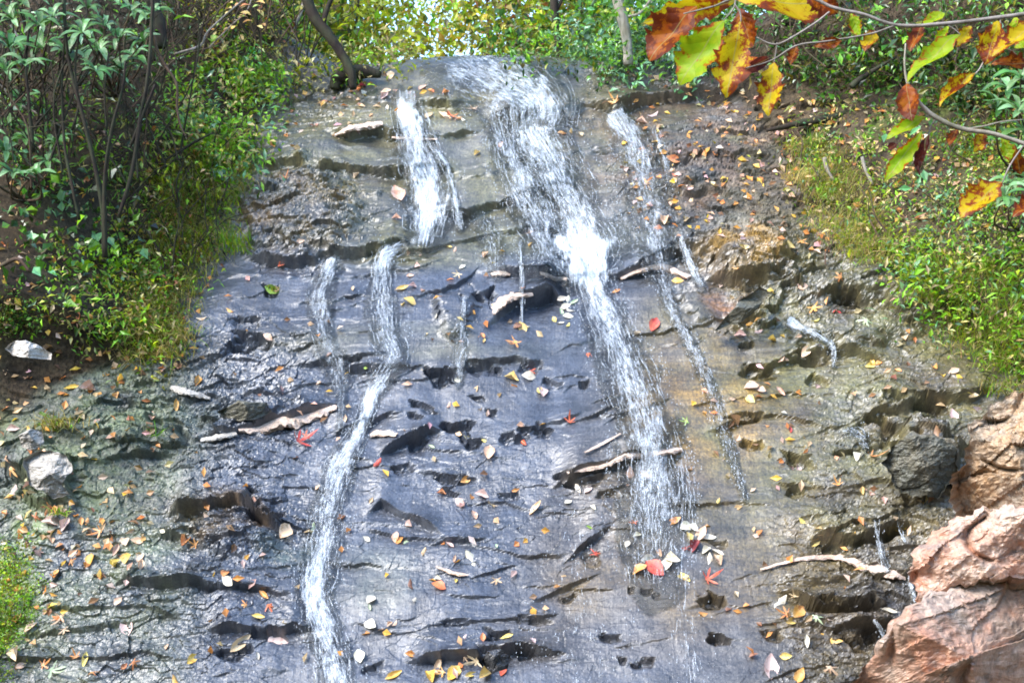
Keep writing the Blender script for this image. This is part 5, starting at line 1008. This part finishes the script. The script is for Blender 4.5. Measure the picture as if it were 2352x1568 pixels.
hleaf(1700, 20, 1728, 110, 60, TB, .4, .04); hleaf(1690, -2, 1905, 22, 110, TY, -.2, .06); hleaf(1850, -30, 1925, 30, 60, TB, .3, .03); hleaf(1778, 143, 1765, 268, 52, TY, .1, -.03, tw=.6, label='narrow hanging leaf, half brown and half yellow'); hleaf(1690, 170, 1768, 132, 26, TD, .5, .02, lob=.05)
hleaf(1868, 108, 1934, 94, 26, TB, .2, .02, lob=.08); hleaf(2206, 80, 2084, 192, 48, TG, .5, 0, lob=.1, tw=1.0); hleaf(2292, 48, 2262, 150, 56, TY, -.2, 0); hleaf(2390, 50, 2278, 132, 46, TY, .3, -.02); hleaf(2240, 168, 2158, 248, 30, TY, .4, 0, lob=.06, tw=1.2, curl=1.2); hleaf(2276, 148, 2366, 150, 40, TB, -.4, .03)
hleaf(1560, -30, 1660, 20, 60, TY, .2, .08); hleaf(2170, 30, 2120, 66, 22, TG, .3, .1, lob=0); hleaf(2400, 80, 2330, 110, 40, TG, .1, .05)
hleaf(2082, 192, 2096, 280, 42, TB, .2, 0, lob=.05, par=b2, root=R2, label='rust red hanging leaf'); hleaf(2128, 268, 2036, 322, 32, TG, .3, 0, lob=.1, par=b2, root=R2); hleaf(2118, 300, 2030, 418, 36, TG, -.3, -.02, lob=.1, tw=.6, par=b2, root=R2); hleaf(2134, 308, 2116, 408, 22, TD, .6, 0, lob=.04, tw=1.5, curl=1.5, par=b2, root=R2)
hleaf(2302, 418, 2206, 502, 62, TY, .2, .02, par=b2, root=R2, label='blotched yellow and brown leaf'); hleaf(2400, 455, 2326, 500, 36, TB, .2, .02, par=b2, root=R2); hleaf(2060, 330, 2040, 345, 14, TD, 0, 0, lob=0, par=b2, root=R2)

for (a, b, c, d, w, m) in [(2230, 60, 2195, 110, 26, TY), (2120, 60, 2090, 120, 24, TB), (2010, 70, 1985, 120, 22, TY), (1955, 30, 1975, 85, 26, TG), (2330, 40, 2345, 95, 30, TG), (1830, 105, 1815, 150, 20, TB), (2180, 60, 2150, 100, 22, TG)]: hleaf(a, b, c, d, w, m, rnd.uniform(-.5, .5), .03, tw=rnd.uniform(-1, 1))
for (a, b, c, d, w, m) in [(2260, 300, 2235, 350, 26, TY), (2300, 312, 2320, 370, 26, TG), (2200, 296, 2180, 335, 20, TB), (2330, 330, 2345, 400, 28, TB)]: hleaf(a, b, c, d, w, m, rnd.uniform(-.5, .5), .03, tw=rnd.uniform(-1, 1), par=b2, root=R2)

# golden sprig over the left undergrowth
gs = empty('golden_sprig', at(560, 60, 9)); GR = at(560, 60, 9); tag(gs, 'slender sprig with golden and yellow leaves at the top left of the wood', 'sprig')
tube('stem', [at(480, 110, 9), at(530, 60, 9), at(570, 20, 9), at(590, -60, 9)], [.006, .005, .004, .003], M['twig'], gs, 5, 5, .04, rel=GR)
SL = [grid_me('leaf', LM[k], (.03, .2, .28, .22, .02), 7, 3, .4, -.3) for k in 'ygo'] + [grid_me('leaf', LM['n'], (.03, .2, .28, .22, .02), 7, 3, .4, -.3)]
for (u, v) in [(558, 10), (575, 12), (585, 6), (560, 25), (530, 25), (545, 42), (552, 30), (520, 22), (590, 22), (570, 40), (600, 14), (493, 80), (500, 70), (510, 55), (540, 60), (602, 55), (590, 60), (525, 8), (512, 40), (580, 48)]:
    o = link('leaf', rnd.choice(SL), gs); d = unit(np.array((rnd.uniform(-1, 1), -.4, rnd.uniform(-.5, .2)))); o.matrix_local = Matrix.Translation(Vector(at(u, v, 9 + rnd.uniform(-.1, .1)) - GR)) @ orient(d, unit(np.array((0, -.5, .8)) + rng.normal(0, .2, 3))).to_4x4() @ Matrix.Scale(rnd.uniform(.5, .8), 4)

# the wood that goes on round the clearing, behind and beside the viewer
pos = []; 
for a in np.linspace(R(60), R(300), 26):
    for q in range(2):
        aa = a + rnd.uniform(-.08, .08); rr_ = rnd.uniform(11, 17); hgt = rnd.uniform(4, 7)
        pos.append(np.array((math.sin(aa) * rr_, 2 + math.cos(aa) * rr_, 0)) + rng.normal(0, 1, (420, 3)) * (1.6, 1.6, hgt * .3) + (0, 0, hgt * .5))
pos = np.concatenate(pos); pos[:, 2] = np.maximum(pos[:, 2], -.2); uu_, vv_, zz_ = project(pos); pos = pos[(zz_ < -1) | ((np.abs(uu_ - 1176) > 1900) & (pos[:, 1] < 6))]; n = len(pos)
tag(link('surrounding_wood', leaf_mesh('surrounding_wood', pos, rand_dirs(n, -.3), unit(rng.normal(0, 1, (n, 3))), rng.uniform(.4, .8, n), rng.uniform(.3, .5, n), pick([DKG, MDG, OLV, YLG], n), M['foliage'])), 'leafy wood around the clearing in front of the falls', kind='stuff')
